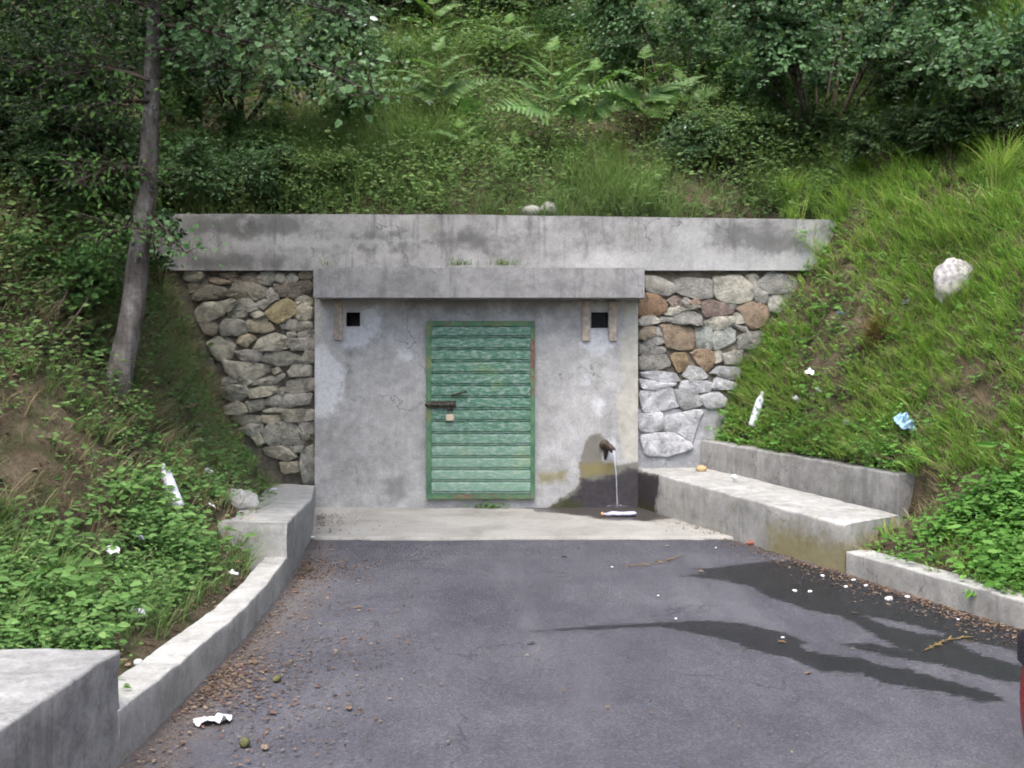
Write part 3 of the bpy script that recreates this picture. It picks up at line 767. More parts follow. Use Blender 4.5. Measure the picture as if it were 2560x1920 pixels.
# spout
SP = np.array([(.935, FY+.02, .665), (.945, FY-.06, .668), (.975, FY-.14, .655), (1.0, FY-.19, .625)])
buf = Buf(); tube(buf, SP, [.036, .034, .032, .030], 12, rough=.1)
tube(buf, [(.935, FY+.01, .662), (.938, FY-.03, .664)], .055, 12, rough=.15)
tube(buf, [(.95, FY-.05, .65), (.945, FY-.03, .60), (.94, FY-.005, .52)], [.03, .026, .012], 8, rough=.3)
link('spout', buf.mesh('spout', M['spout'], True), house)

# ------------------------------------------------------------------ long parapet beam above
PY = 10.20
def P4(pts): return [wpt(x, y, PY) for x, y in pts]
par_white = [P4(q) for q in ([(1400, 640), (1700, 620), (2040, 640), (2040, 700), (1400, 665)], ell(607, 565, 10, 16), [(1680, 560), (1780, 560), (1760, 640), (1690, 640)], [(560, 600), (800, 596), (1100, 590), (1000, 612), (700, 622), (560, 622)])]
par_dark = [P4(q) for q in ([(440, 530), (780, 530), (760, 590), (460, 600)], ell(970, 602, 110, 30), [(1780, 560), (2000, 570), (2020, 620), (1950, 645), (1780, 610)], [(460, 620), (760, 640), (760, 670), (460, 690)], ell(1180, 600, 120, 30))]
par = wall_face('concrete_parapet', -3.95, 3.275, 3.0, 2.43, PY, .34, .03, M['parapet'], None, dict(white=par_white, dark=par_dark, cream=[]), (), .012,
                lambda X: np.interp(X, [-4, -.4, 3.3], [3.006, 2.996, 2.945]), 31)
tag(par, 'long weathered concrete beam above the spring house and stone walls', 'parapet')
# wedge of render under the beam on the right, lower edge sagging to the bank
par.data.update()

# ------------------------------------------------------------------ rubble stone walls
WY = 10.30                                    # mortar backing plane
def trace(sc, ox, oy, polys): return [[(ox+x*sc, oy+y*sc) for x, y in q] for q in polys]
A_ = trace(.1929, 440, 520, [
 [(120,830),(230,815),(340,840),(350,880),(280,940),(150,940),(110,890)], [(410,900),(520,910),(680,940),(690,985),(560,980),(420,945)], [(160,970),(380,930),(430,990),(330,1060),(200,1090)],
 [(230,1120),(430,1000),(650,1030),(660,1090),(580,1170),(330,1200),(220,1190)], [(690,920),(780,910),(800,960),(740,1000)], [(800,930),(1050,990),(1170,1050),(1170,1150),(1060,1200),(900,1180),(690,1170),(640,1120),(720,1040)],
 [(820,880),(1000,850),(1060,900),(1050,970),(930,960),(820,930)], [(1070,900),(1120,840),(1230,830),(1290,880),(1280,950),(1200,985),(1100,970)], [(1310,850),(1370,850),(1420,930),(1380,970),(1310,930)],
 [(1430,900),(1500,860),(1570,910),(1550,960),(1430,970)], [(1180,1080),(1240,1050),(1320,1110),(1310,1180),(1220,1210),(1180,1160)], [(1260,1000),(1500,970),(1690,940),(1760,980),(1740,1110),(1480,1160),(1330,1130)],
 [(1550,1190),(1640,1140),(1740,1170),(1740,1250),(1580,1250)], [(1560,1310),(1640,1260),(1750,1290),(1750,1420),(1600,1440),(1540,1400)], [(1150,1360),(1290,1250),(1440,1160),(1520,1230),(1560,1310),(1520,1390),(1320,1480),(1210,1420)],
 [(1010,1230),(1150,1190),(1230,1230),(1120,1310)], [(650,1360),(830,1190),(950,1190),(1080,1310),(940,1350),(900,1400),(700,1420)], [(600,1230),(700,1190),(790,1220),(680,1330),(610,1320)],
 [(230,1360),(330,1230),(480,1240),(580,1210),(610,1390),(440,1460),(300,1470)], [(960,1370),(1060,1340),(1160,1390),(1050,1420)], [(550,1560),(640,1460),(800,1450),(890,1480),(910,1610),(760,1640),(600,1650)],
 [(900,1470),(1170,1400),(1280,1570),(1140,1610),(960,1600)], [(1340,1520),(1440,1430),(1740,1460),(1750,1560),(1560,1580),(1390,1560)], [(1580,1620),(1740,1590),(1810,1600),(1800,1680),(1600,1690)],
 [(560,860),(760,840),(800,880),(640,905)], [(300,1500),(480,1490),(540,1560),(500,1640),(380,1620)], [(1600,850),(1690,800),(1760,860),(1700,920),(1600,900)]])
B_ = trace(.2472, 440, 830, [
 [(320,110),(390,45),(500,60),(590,130),(570,240),(430,280),(350,200)], [(630,60),(730,25),(810,75),(710,145),(620,110)], [(760,180),(860,60),(990,15),(1140,60),(1150,150),(1080,180),(880,190)], [(1155,80),(1290,75),(1395,70),(1390,180),(1160,185)],
 [(1130,5),(1200,10),(1200,55),(1140,45)], [(600,200),(700,190),(850,200),(840,290),(760,310),(640,270)], [(860,280),(890,210),(1100,205),(1270,260),(1270,310),(1050,345),(960,330)], [(1285,250),(1330,190),(1400,200),(1395,315),(1290,315)],
 [(480,290),(610,290),(780,330),(930,330),(960,380),(860,440),(770,500),(640,480),(530,420)], [(1140,390),(1190,340),(1350,335),(1370,440),(1160,450)], [(470,480),(560,445),(610,490),(540,525),(470,520)], [(770,540),(830,490),(1050,420),(1100,450),(1000,510),(860,545)],
 [(590,510),(690,470),(760,500),(690,540)], [(1100,600),(1140,500),(1260,460),(1400,480),(1400,580),(1240,610)], [(450,580),(560,550),(700,560),(740,640),(590,700),(470,650)], [(730,590),(880,560),(990,540),(1010,570),(940,630),(760,670)], [(980,610),(1080,560),(1100,600),(1060,630)],
 [(880,700),(960,650),(1200,630),(1380,615),(1340,740),(1180,740),(1030,760),(900,740)], [(480,760),(600,720),(680,740),(720,820),(600,840),(500,810)], [(700,710),(860,680),(870,780),(740,810)], [(870,790),(1000,775),(1120,780),(1060,820),(890,815)],
 [(1060,850),(1110,790),(1290,780),(1280,910),(1130,910)], [(1300,800),(1380,790),(1400,880),(1300,905)], [(540,870),(640,840),(850,850),(850,930),(680,945)], [(860,860),(1030,850),(1040,900),(880,915)], [(620,990),(740,950),(870,930),(880,1010),(760,1040)],
 [(880,1000),(960,930),(1100,910),(1220,960),(1300,1110),(1260,1150),(1100,1160),(960,1150),(900,1090)], [(1240,920),(1400,910),(1395,1030),(1310,1000)], [(1240,1000),(1330,1030),(1340,1080),(1290,1090)], [(760,1060),(850,1030),(890,1110),(830,1150)],
 [(880,1180),(1050,1160),(1150,1200),(1220,1260),(1100,1290),(920,1250)], [(1150,1165),(1280,1155),(1250,1210),(1190,1200)], [(1270,1200),(1400,1150),(1405,1530),(1290,1540),(1260,1380)], [(980,380),(1040,360),(1060,400),(990,420)], [(1050,1320),(1220,1320),(1230,1420),(1080,1420)]])
C_ = trace(.217, 1560, 640, [
 [(240,230),(390,250),(560,310),(600,400),(480,455),(260,400)], [(590,280),(680,250),(1010,270),(1020,480),(870,490),(620,430)], [(1035,240),(1200,230),(1340,240),(1440,310),(1490,430),(1470,510),(1300,540),(1150,530),(1050,470)], [(1410,240),(1500,210),(1560,260),(1480,300)], [(1465,330),(1510,310),(1560,360),(1530,395),(1470,380)],
 [(1540,310),(1690,180),(1850,210),(2000,290),(2028,400),(1820,420),(1680,430),(1570,360)], [(1505,420),(1560,385),(1640,410),(1655,510),(1600,550),(1520,500)], [(1665,510),(1720,450),(1850,425),(2000,440),(2010,520),(1850,640),(1700,640)], [(160,480),(270,435),(380,460),(490,540),(490,640),(350,685),(180,690)], [(500,510),(590,470),(680,510),(680,550),(560,580)],
 [(690,490),(750,485),(750,540),(690,540)], [(760,520),(840,495),(890,540),(780,550)], [(470,680),(530,600),(640,580),(670,630),(580,670)], [(665,575),(880,565),(890,600),(780,610),(680,630)], [(890,530),(1010,500),(1180,570),(1280,610),(1240,660),(1080,700),(950,700),(900,640)], [(1200,560),(1290,560),(1290,600),(1230,590)],
 [(1290,600),(1440,530),(1560,525),(1660,600),(1670,690),(1600,800),(1500,830),(1420,780),(1380,690)], [(1275,690),(1310,660),(1380,710),(1380,770),(1290,770)], [(175,770),(220,700),(330,695),(405,745),(390,775),(200,800)], [(410,705),(560,700),(680,655),(790,650),(880,700),(900,800),(830,810),(720,770),(560,765),(420,765)], [(920,770),(1020,720),(1260,690),(1270,770),(1130,820),(1050,840),(950,810)],
 [(180,880),(240,820),(350,820),(370,900),(260,950),(180,950)], [(370,830),(440,820),(450,910),(380,900)], [(415,785),(600,800),(760,830),(810,890),(810,1060),(640,1070),(520,1060),(460,930)], [(825,840),(900,820),(1000,850),(1030,920),(1020,1070),(960,1085),(850,1060)], [(1045,880),(1140,840),(1240,825),(1290,890),(1280,980),(1200,1020),(1050,1080),(1035,1000)],
 [(1250,800),(1420,830),(1440,880),(1380,870)], [(1310,950),(1400,900),(1580,870),(1600,960),(1530,1070),(1330,1070)], [(225,990),(330,940),(450,940),(460,1010),(300,1030)], [(180,1010),(290,1050),(470,1050),(490,1090),(340,1140),(190,1140)], [(180,1150),(400,1130),(480,1150),(540,1260),(400,1310),(190,1310)],
 [(545,1160),(620,1120),(700,1130),(740,1200),(750,1310),(620,1320)], [(760,1130),(850,1100),(1020,1090),(1050,1240),(940,1330),(860,1230)], [(1055,1110),(1110,1100),(1130,1200),(1060,1230)], [(1130,1150),(1250,1110),(1370,1090),(1340,1240),(1180,1260)]])
D_ = trace(.217, 1560, 900, [
 [(180,140),(400,130),(580,160),(640,240),(420,230),(240,200)], [(180,220),(300,240),(600,260),(560,300),(330,330),(220,330)], [(680,170),(780,80),(900,110),(960,200),(800,230)], [(640,330),(700,250),(980,250),(1010,320),(960,370),(800,375)], [(1000,160),(1090,80),(1330,100),(1330,200),(1230,220),(1080,170)],
 [(1030,340),(1070,200),(1250,260),(1300,300),(1210,340)], [(180,360),(400,340),(560,330),(650,530),(440,570),(230,600)], [(570,350),(860,400),(910,510),(720,570),(660,530)], [(880,410),(1080,380),(1170,450),(1150,540),(980,550),(920,500)], [(180,640),(440,600),(460,800),(290,830),(190,810)],
 [(460,660),(780,590),(900,600),(830,730),(790,960),(600,840),(470,810)], [(190,870),(330,850),(560,840),(790,980),(780,1030),(550,1090),(260,1110)]])

def make_stone(poly, wall, col, flat=1.0):
    P = np.array([wpt(x, y, 10.24) for x, y in poly]); c = P.mean(0)
    # corner-cut the outline once so it reads as a worn stone
    Q = []
    for i in range(len(P)):
        a, b = P[i], P[(i+1) % len(P)]
        Q += [a*.86+b*.14, a*.14+b*.86] if np.linalg.norm(a-b) > .05 else [(a+b)/2]
    Q = np.array(Q); c = Q.mean(0); Q = c+(Q-c)*(1+.020/np.maximum(np.linalg.norm(Q-c, axis=1), .03))[:, None]; Q = Q+RNG.normal(0, .005, Q.shape); n = len(Q)
    if np.sum(Q[:, 0]*np.roll(Q[:, 1], -1)-np.roll(Q[:, 0], -1)*Q[:, 1]) < 0: Q = Q[::-1]
    off = random.uniform(-.010, .012)*flat
    size = min(np.ptp(Q[:, 0]), np.ptp(Q[:, 1]))
    bulge = min(.035, .2*size)*flat
    tilt = RNG.normal(0, .06, 2)*flat
    rings = []
    for k, dep in ((1.0, .09), (1.0, bulge*.75), (.955, bulge*.2), (.84, 0.0)):
        r = c+(Q-c)*k
        y = 10.235+off+dep+((r-c)@tilt if dep < .08 else 0)
        if dep < .08: y = y+RNG.normal(0, .005*flat, n)
        rings.append(np.stack([r[:, 0], np.broadcast_to(y, n), r[:, 1]], 1))
    V = np.concatenate(rings+[[[c[0], 10.235+off-.003, c[1]]]])
    j = np.arange(n); j2 = (j+1) % n
    Qs = [np.stack([k*n+j, k*n+j2, (k+1)*n+j2, (k+1)*n+j], -1) for k in range(3)]
    T = np.stack([3*n+j, 3*n+j2, np.full(n, 4*n)], -1)
    me = np_mesh('stone', V, [np.concatenate(Qs), T], None, M['stone'], True)
    bm = bmesh.new(); bm.from_mesh(me); bmesh.ops.recalc_face_normals(bm, faces=bm.faces[:]); bm.to_mesh(me); bm.free()
    me.set_sharp_from_angle(angle=R(38))
    o = link('stone', me, wall); o.color = (*col, 1)
    return o
def pick(lst):
    c = random.choice(lst); f = random.uniform(.95, 1.3); return tuple(min(.8, v*f) for v in c)
GREYS = [(.39, .365, .285), (.36, .345, .285), (.43, .405, .32), (.33, .315, .26), (.45, .40, .29), (.38, .355, .31)]
DARKS = [(.22, .20, .155), (.19, .165, .13), (.25, .205, .15)]
wl = empty('stone_wall', (-2.7, WY, 0), label='rubble stone retaining wall left of the spring house', cat='stone wall')
for i, q in enumerate(A_): make_stone(q, wl, pick(DARKS) if i in (1, 2, 3, 4, 5, 6, 11, 24, 25, 26) else (.36, .30, .17) if i == 14 else pick(GREYS))
for i, q in enumerate(B_): make_stone(q, wl, (.40, .385, .33) if i == 32 else pick(GREYS))
wr = empty('stone_wall', (2.0, WY, 0), label='rubble stone retaining wall right of the spring house, whitewashed near its foot', cat='stone wall')
RUST = {8: (.27, .18, .115), 14: (.25, .19, .165), 16: (.28, .21, .15), 23: (.29, .225, .16), 31: (.31, .23, .14), 32: (.30, .215, .145), 9: (.25, .2, .17), 11: (.3, .22, .17), 21: (.33, .27, .2)}
PALE = [(.36, .345, .30), (.40, .38, .315), (.31, .295, .265), (.29, .28, .255)]
for i, q in enumerate(C_): make_stone(q, wr, RUST.get(i) or ((.37, .385, .35) if i in (24, 25) else pick(PALE)))
for i, q in enumerate(D_): make_stone(q, wr, pick([(.45, .45, .46), (.37, .37, .365), (.50, .50, .51)]), .7)
def backing(name, x0, x1, z0, z1, mat, parent, y=10.30):
    xs = np.linspace(x0, x1, int((x1-x0)/.05)); zs = np.linspace(z0, z1, int((z1-z0)/.05))
    X, Z = np.meshgrid(xs, zs); V = np.stack([X, X*0+y, Z], -1).reshape(-1, 3); V[:, 1] += .02*fbm(V, 9, 5)
    nx = len(xs); i = np.arange(len(zs)-1)[:, None]*nx+np.arange(nx-1)[None]
    Q = np.stack([i, i+1, i+nx+1, i+nx], -1).reshape(-1, 4)
    return link(name, np_mesh(name, V, [Q], None, mat, True), parent)
backing('mortar', -4.1, -1.95, -.1, 2.46, M['mortar'], wl, 10.288)
backing('mortar', 1.2, 3.45, 1.02, 2.46, M['mortar'], wr, 10.285)
backing('mortar', 1.2, 3.0, -.1, 1.02, M['mortar_white'], wr, 10.275)

# ------------------------------------------------------------------ vegetation
def in_view(X, Y, Z, m=1.0):
    x = X*FPX/Y; return (np.abs(x) < 1280*1.02+m*FPX/Y) & ((EYE-Z)*FPX/Y < 1100+m*300)
def scatter(n, x0, x1, y0, y1, dens):
    X = RNG.uniform(x0, x1, n); Y = RNG.uniform(y0, y1, n)
    Z = height(X, Y); N = normal_at(X, Y)
    w = dens(X, Y, Z)/np.maximum(N[:, 2], .35)*.5
    k = (RNG.random(n) < w) & (Z > .02) & in_view(X, Y, Z, .7)
    return np.stack([X, Y, Z], -1)[k], N[k]
def pn(X, Y, s, seed): return vnoise(np.stack([X, Y, X*0], -1), s, seed)
UP = np.array([0, 0, 1.])
def bank_up(N, f=.6): return norm(UP*f+N*(1-f))
def rdir(n, zlo=-.2, zhi=.5):
    a = RNG.uniform(0, 2*np.pi, n); return np.stack([np.cos(a), np.sin(a), RNG.uniform(zlo, zhi, n)], -1)

def tufts(buf, P, N, nb, h, lean, w, rr=.03, toward=None):
    n = len(P); Pp = np.repeat(P, nb, 0); Nn = np.repeat(N, nb, 0); m = n*nb
    off = rdir(m, 0, 0)*RNG.uniform(0, rr, m)[:, None]; Pp = Pp+off
    ls = rdir(m, -.1, .1)*RNG.uniform(.2, 1, m)[:, None]*lean
    down = Nn*np.array([1, 1, 0])*RNG.uniform(-.1, .55, m)[:, None]*lean
    hs = np.repeat(RNG.uniform(*h, n), nb)*RNG.uniform(.55, 1.1, m)
    rn = np.clip(np.repeat(RNG.random(n), nb)*.55+RNG.random(m)*.45, 0, 1)
    blades(buf, Pp, bank_up(Nn, .55), hs, ls+down, w*RNG.uniform(.7, 1.4, m), rn)

def weeds(buf, P, N, nl, h, r, ls, tmpl, tilt=.35):
    n = len(P); m = n*nl; Pp = np.repeat(P, nl, 0); U = np.repeat(bank_up(N, .6), nl, 0)
    t = RNG.uniform(.15, 1, m); H = np.repeat(RNG.uniform(*h, n), nl)*t
    d = rdir(m, -.1, .35); c = Pp+U*H[:, None]+d*np.array([1, 1, .3])*(r*RNG.uniform(.1, 1, m))[:, None]
    nr = norm(U*.8+d*tilt+np.array([0, -.45, .1])+RNG.normal(0, .42, (m, 3)))
    rn = np.clip(np.repeat(RNG.random(n), nl)*.5+RNG.random(m)*.5, 0, 1)
    leaves(buf, tmpl, c, d+np.array([0, 0, -.15]), nr, ls*np.repeat(RNG.choice([.55, .75, .95, 1.1, 1.45], n), nl)*RNG.uniform(.55, 1.25, m), rn)

# zones ---------------------------------------------------------------------------------------------------
def right_bank(X, Y): return (X > 1.9) & (Y < 10.3)
# grass on the right bank and right upper slope
b = Buf()
bare = lambda X, Y: np.clip(.68+1.1*pn(X, Y, 1.3, 50)+.8*pn(X, Y, 4.5, 51), .08, 1)
P, N = scatter(32000, 1.8, 6.5, 5.6, 10.36, lambda X, Y, Z: bare(X, Y)*np.where((Y > 7.6) | (Z > .7), 1, .25))
tufts(b, P, N, 6, (.045, .20), .95, .0058)
P, N = scatter(7000, 2.8, 7.5, 7.4, 12, lambda X, Y, Z: np.where(Z > 2.5, 1, .08)*bare(X, Y))
tufts(b, P, N, 9, (.16, .40), 1.0, .006, .05)
o = link('grass', b.mesh('grass', G['grass'])); tag(o, 'bright green grass covering the right bank', 'grass', kind='stuff')
b = Buf()
P, N = scatter(5000, 1.8, 6.5, 6.6, 10.36, lambda X, Y, Z: .5+.5*pn(X, Y, 2.0, 52))
weeds(b, P, N, 9, (.02, .12), .07, .034, LEAF_OVAL)
P, N = scatter(4500, 1.85, 5.5, 7.7, 10.3, lambda X, Y, Z: np.where(Z < 1.0, .9, .08))
weeds(b, P, N, 12, (.03, .16), .08, .032, LEAF_OVAL)
o = link('bank_weeds', b.mesh('bank_weeds', G['nettle'])); tag(o, 'low leafy weeds among the grass on the right bank', 'weeds', kind='stuff')
# nettles bottom right
b = Buf()
P, N = scatter(9000, 2.3, 5.2, 4.8, 7.75, lambda X, Y, Z: np.where(X-(2.36+.34*(7.12-Y)) > .2, 1., .1)*np.where((Y > 6.35) & (X < 2.36+.34*(7.12-Y)+.52), .04, 1)*np.where(Y > 7.35, .1, 1)*np.where(HOR+(EYE-Z-.2)*FPX/Y > np.interp(1280+X*FPX/Y, [2230, 2300, 2370, 2560, 3000], [1345, 1290, 1225, 1130, 1050]), 1, .02)*np.where(Z < .62+.2*pn(X, Y, 2, 44), 1, .03))
weeds(b, P, N, 18, (.06, .24), .09, .044, LEAF_OVAL, .3)
P, N = scatter(900, 2.5, 5.2, 4.8, 7.3, lambda X, Y, Z: np.where(Z < .8, .7, .1)*np.where(HOR+(EYE-Z-.2)*FPX/Y > np.interp(1280+X*FPX/Y, [2230, 2300, 2370, 2560, 3000], [1345, 1290, 1225, 1130, 1050]), 1, .02))
weeds(b, P, N, 10, (.06, .34), .08, .09, LEAF_LONG, .4)
o = link('nettles', b.mesh('nettles', G['nettle'])); tag(o, 'dense green nettles behind the right kerb', 'nettles', kind='stuff')
# left bank: weeds low down, dry grass and soil higher
b = Buf()
lowd = lambda X, Y, Z: np.clip(.38+1.0*pn(X, Y, 1.6, 60)+.7*pn(X, Y, 4.2, 68), .03, 1)*np.where(Z < .75, 1, .22)*np.where((toe_left(Y)-X) > .22, 1, .06)*np.where(X < -1.7, 1, .3)
P, N = scatter(24000, -4.6, -1.6, 3.75, 10.25, lowd)
weeds(b, P, N, 11, (.02, .15), .07, .033, LEAF_OVAL)
P, N = scatter(4200, -4.2, -1.7, 3.9, 8, lambda X, Y, Z: np.where((Z < .8) & (toe_left(Y)-X > .3), np.clip(.1+1.3*pn(X, Y, 1.3, 61), 0, 1), 0))
weeds(b, P, N, 16, (.08, .24), .10, .042, LEAF_OVAL)
P, N = scatter(2200, -4.2, -1.8, 3.8, 9.5, lambda X, Y, Z: np.where(Z < 1.2, np.clip(.4+pn(X, Y, 2.2, 66), .05, 1), .15))
weeds(b, P, N, 8, (.05, .26), .07, .055, LEAF_LONG, .4)
P, N = scatter(700, -3.6, -1.9, 3.8, 8.5, lambda X, Y, Z: np.where(Z < .9, np.clip(.3+pn(X, Y, 2.6, 67), .0, 1), 0))
weeds(b, P, N, 6, (.02, .08), .07, .05, LEAF_ROUND, .3)
o = link('weeds', b.mesh('weeds', G['weed'])); tag(o, 'leafy green weeds covering the foot of the left bank', 'weeds', kind='stuff')
b = Buf()
P, N = scatter(14000, -4.6, -1.7, 3.75, 10.25, lambda X, Y, Z: np.clip(.35+.9*pn(X, Y, 1.8, 62), .05, 1)*np.where(Z < .8, .8, .5))
tufts(b, P, N, 7, (.08, .24), .9, .0045)
P, N = scatter(700, -3.6, -2.1, 4.0, 5.2, lambda X, Y, Z: .8)
tufts(b, P, N, 8, (.14, .3), 1.1, .005)
o = link('shaded_grass', b.mesh('shaded_grass', G['grass_dull'])); tag(o, 'thin grass on the shaded left bank', 'grass', kind='stuff')
b = Buf()
P, N = scatter(11000, -4.8, -1.9, 5.0, 10.25, lambda X, Y, Z: np.where(Z > .6, .9, .12)*np.clip(.65+pn(X, Y, 1.5, 63), .1, 1))
tufts(b, P, N, 6, (.08, .26), 1.0, .0045)
P, N = scatter(4200, 2.2, 6, 7, 10.3, lambda X, Y, Z: np.clip(.45+pn(X, Y, 1.5, 64), 0, 1))
tufts(b, P, N, 6, (.06, .2), 1.0, .004)
o = link('dry_grass', b.mesh('dry_grass', G['drygrass'])); tag(o, 'dry brown grass and straw on the left bank', 'grass', kind='stuff')
# hillside above the wall
b = Buf()
def hill_d(X, Y, Z): return np.clip(.9+.8*pn(X, Y, 1.0, 70)+.4*pn(X, Y, 2.7, 77), .25, 1)*np.where(Y > 14.5, .6, 1)*np.where((X < -4.6) | (X > 5.2), .5, 1)
P, N = scatter(29000, -6.0, 6.8, 10.47, 16.2, hill_d)
hs = .10+.22*np.clip(.5+pn(P[:, 0], P[:, 1], 1.9, 73), 0, 1); near = P[:, 1] < 12.6
for msk, tm, sz in ((near, LEAF_OVAL, .045), (~near, LEAF_SMALL, .058)):
    for lo, hi in ((0, .2), (.2, 1)):
        k = msk & (hs >= lo) & (hs < hi); weeds(b, P[k], N[k], 14, (.05, .34 if hi < 1 else .78), .14, sz, tm)
P, N = scatter(16000, -6, -2.6, 6.0, 10.9, lambda X, Y, Z: np.where(Z > 1.1, np.clip(.5+.9*pn(X, Y, 1.2, 71), .05, 1), 0)*np.where((Y < 10.3) & (Z < 2.0), .22, 1))
weeds(b, P, N, 12, (.03, .34), .12, .044, LEAF_SMALL)
o = link('undergrowth', b.mesh('undergrowth', G['under'])); tag(o, 'mixed green undergrowth covering the hillside above the parapet', 'undergrowth', kind='stuff')
b = Buf()
P, N = scatter(17000, -4.2, 5.5, 10.45, 14.5, lambda X, Y, Z: np.clip(.55+.9*pn(X, Y, .9, 72), .05, 1)*np.where(Y < 12, 1.3, .5))
tufts(b, P, N, 8, (.2, .6), .9, .006, .05)
o = link('hill_grass', b.mesh('hill_grass', G['grass_dull'])); tag(o, 'long grass on the hillside just above the parapet', 'grass', kind='stuff')

# shrubs and trees -----------------------------------------------------------------------------------------
def bez(a, b, c, n):
    t = np.linspace(0, 1, n)[:, None]; return (1-t)**2*a+2*t*(1-t)*b+t*t*c

def shrub(name, label, cat, base, centre, rad, nstem, ntwig, nleaf, ls, mat, tmpl=LEAF_OVAL, flat=.5, stem_r=.018, group=None, twigl=.45, seed=0, low=-.6, shell=.35):
    base = np.array(base, float); centre = np.array(centre, float); rad = np.array(rad, float)
    root = empty(name, tuple(base), label=label, cat=cat, group=group)
    sb, lb = Buf(), Buf()
    ends = []
    for i in range(nstem):
        d = rdir(1, low, .9)[0]; d = d/np.linalg.norm(d)
        e = centre+rad*d*RNG.uniform(.45, .85); mid = (base+e)/2+np.array([0, 0, .25*np.linalg.norm(e-base)])+RNG.normal(0, .12, 3)
        pts = bez(base+RNG.normal(0, .05, 3)*[1, 1, 0], mid, e, 9)
        tube(sb, pts, np.linspace(stem_r, stem_r*.3, 9), 6); ends.append(pts)
    allp = np.concatenate([p[3:] for p in ends])
    acc = []
    for i in range(ntwig):
        u = rdir(1, low, 1.0)[0]; u = u/np.linalg.norm(u)
        r = RNG.uniform(shell, 1)**.5
        tip = centre+rad*u*r*(1+.18*math.sin(3.1*u[0]+seed)*math.sin(2.7*u[2]+1.7*seed)+.10*math.sin(6.3*u[0]-4.1*u[2]+seed))
        k = np.argmin(np.linalg.norm(allp-tip, axis=1)+RNG.uniform(0, .25, len(allp)))
        st = allp[k]; v = tip-st; L = np.linalg.norm(v)
        if L > twigl*2.2: st = tip-v/L*twigl*2.2
        pts = bez(st, (st+tip)/2+np.array([0, 0, .15*L])+RNG.normal(0, .04, 3), tip, 6)
        if i % 4 == 0: tube(sb, pts[[0, 2, 5]], np.linspace(stem_r*.3, stem_r*.1, 3), 3)
        t = RNG.uniform(.2, 1, nleaf); idx = t*5; i0 = np.minimum(idx.astype(int), 4); f = (idx-i0)[:, None]
        c = pts[i0]*(1-f)+pts[i0+1]*f
        td = norm(pts[-1]-pts[0]); side = norm(np.cross(td, UP)+1e-6)*np.where(np.arange(nleaf) % 2, 1, -1)[:, None]
        ax = norm(side*RNG.uniform(.5, 1.2, nleaf)[:, None]+td*RNG.uniform(.2, 1, nleaf)[:, None]+RNG.normal(0, .3, (nleaf, 3))+[0, 0, -.25])
        nr = norm(UP*flat+np.array([0, -.35, 0])+RNG.normal(0, .38, (nleaf, 3))+.25*u)
        rn = np.clip(RNG.random()*.45+RNG.random(nleaf)*.55, 0, 1)
        acc.append((c+ax*.01, ax, nr, ls*RNG.uniform(.5, 1.2, nleaf)*(1.1-.4*t), rn))
    leaves(lb, tmpl, *[np.concatenate(q) for q in zip(*acc)])
    link('stems', sb.mesh('stems', M['twig'], True), root)
    link('foliage', lb.mesh('foliage', mat), root)
    return root

def base_under(px, py): h = hit(px, py); return (h.x, h.y, h.z-.05)
def C(px, py, d): v = at(px, py, d); return (v.x, v.y, v.z)

shrub('hazel_shrub', 'large dark hazel shrub with round leaves at the upper right', 'shrub', base_under(2050, 415), C(2150, 20, 11.0), (1.95, 1.15, 1.5), 14, 2300, 12, .066, G['hazel'], LEAF_ROUND, .5, .024, seed=1, low=-.9, shell=.15)  # upper part enlarged above the frame to cast shade below
shrub('hazel_shrub', 'hazel branches with large pale leaves in the top right corner', 'shrub', base_under(2540, 380), C(2440, 150, 9.6), (.8, .6, .7), 6, 240, 11, .085, G['hazel'], LEAF_ROUND, .55, .014, seed=2)
shrub('leafy_shrub', 'layered leafy shrub at the top, right of the ferns', 'shrub', base_under(1680, 300), C(1640, 70, 13.0), (1.35, .9, .85), 9, 950, 13, .075, G['hazel'], LEAF_OVAL, .9, .016, seed=3, low=-.9, shell=.2)
shrub('leafy_shrub', 'low shrub with fine leaves above the right end of the parapet', 'shrub', base_under(1830, 450), C(1840, 340, 11.3), (.7, .5, .5), 7, 420, 12, .055, G['under'], LEAF_OVAL, .5, .01, seed=4, low=-.9, shell=.15)
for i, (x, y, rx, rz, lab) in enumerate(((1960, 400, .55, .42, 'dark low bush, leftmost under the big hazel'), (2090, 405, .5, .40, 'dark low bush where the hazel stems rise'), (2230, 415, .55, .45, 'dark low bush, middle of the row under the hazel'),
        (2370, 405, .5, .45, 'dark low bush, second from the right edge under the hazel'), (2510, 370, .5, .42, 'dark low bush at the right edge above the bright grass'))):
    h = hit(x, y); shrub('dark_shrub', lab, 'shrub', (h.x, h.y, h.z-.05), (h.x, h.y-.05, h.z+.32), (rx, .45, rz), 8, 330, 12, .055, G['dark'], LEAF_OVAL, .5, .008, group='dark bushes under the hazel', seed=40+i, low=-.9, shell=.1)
shrub('hazel_shrub', 'hazel shrub with glossy leaves behind the trunk at the upper left', 'shrub', base_under(600, 330), C(660, 10, 10.8), (1.5, .95, 1.5), 10, 1900, 12, .058, G['hazel'], LEAF_ROUND, .5, .018, seed=6, low=-.9, shell=.15)  # top raised out of view so that it shades the slope
shrub('leafy_shrub', 'low dark shrub standing behind the left end of the parapet', 'shrub', base_under(540, 500), C(570, 430, 11.2), (.95, .5, .55), 9, 620, 13, .06, G['bramble'], LEAF_OVAL, .5, .01, seed=7, low=-.9, shell=.15)
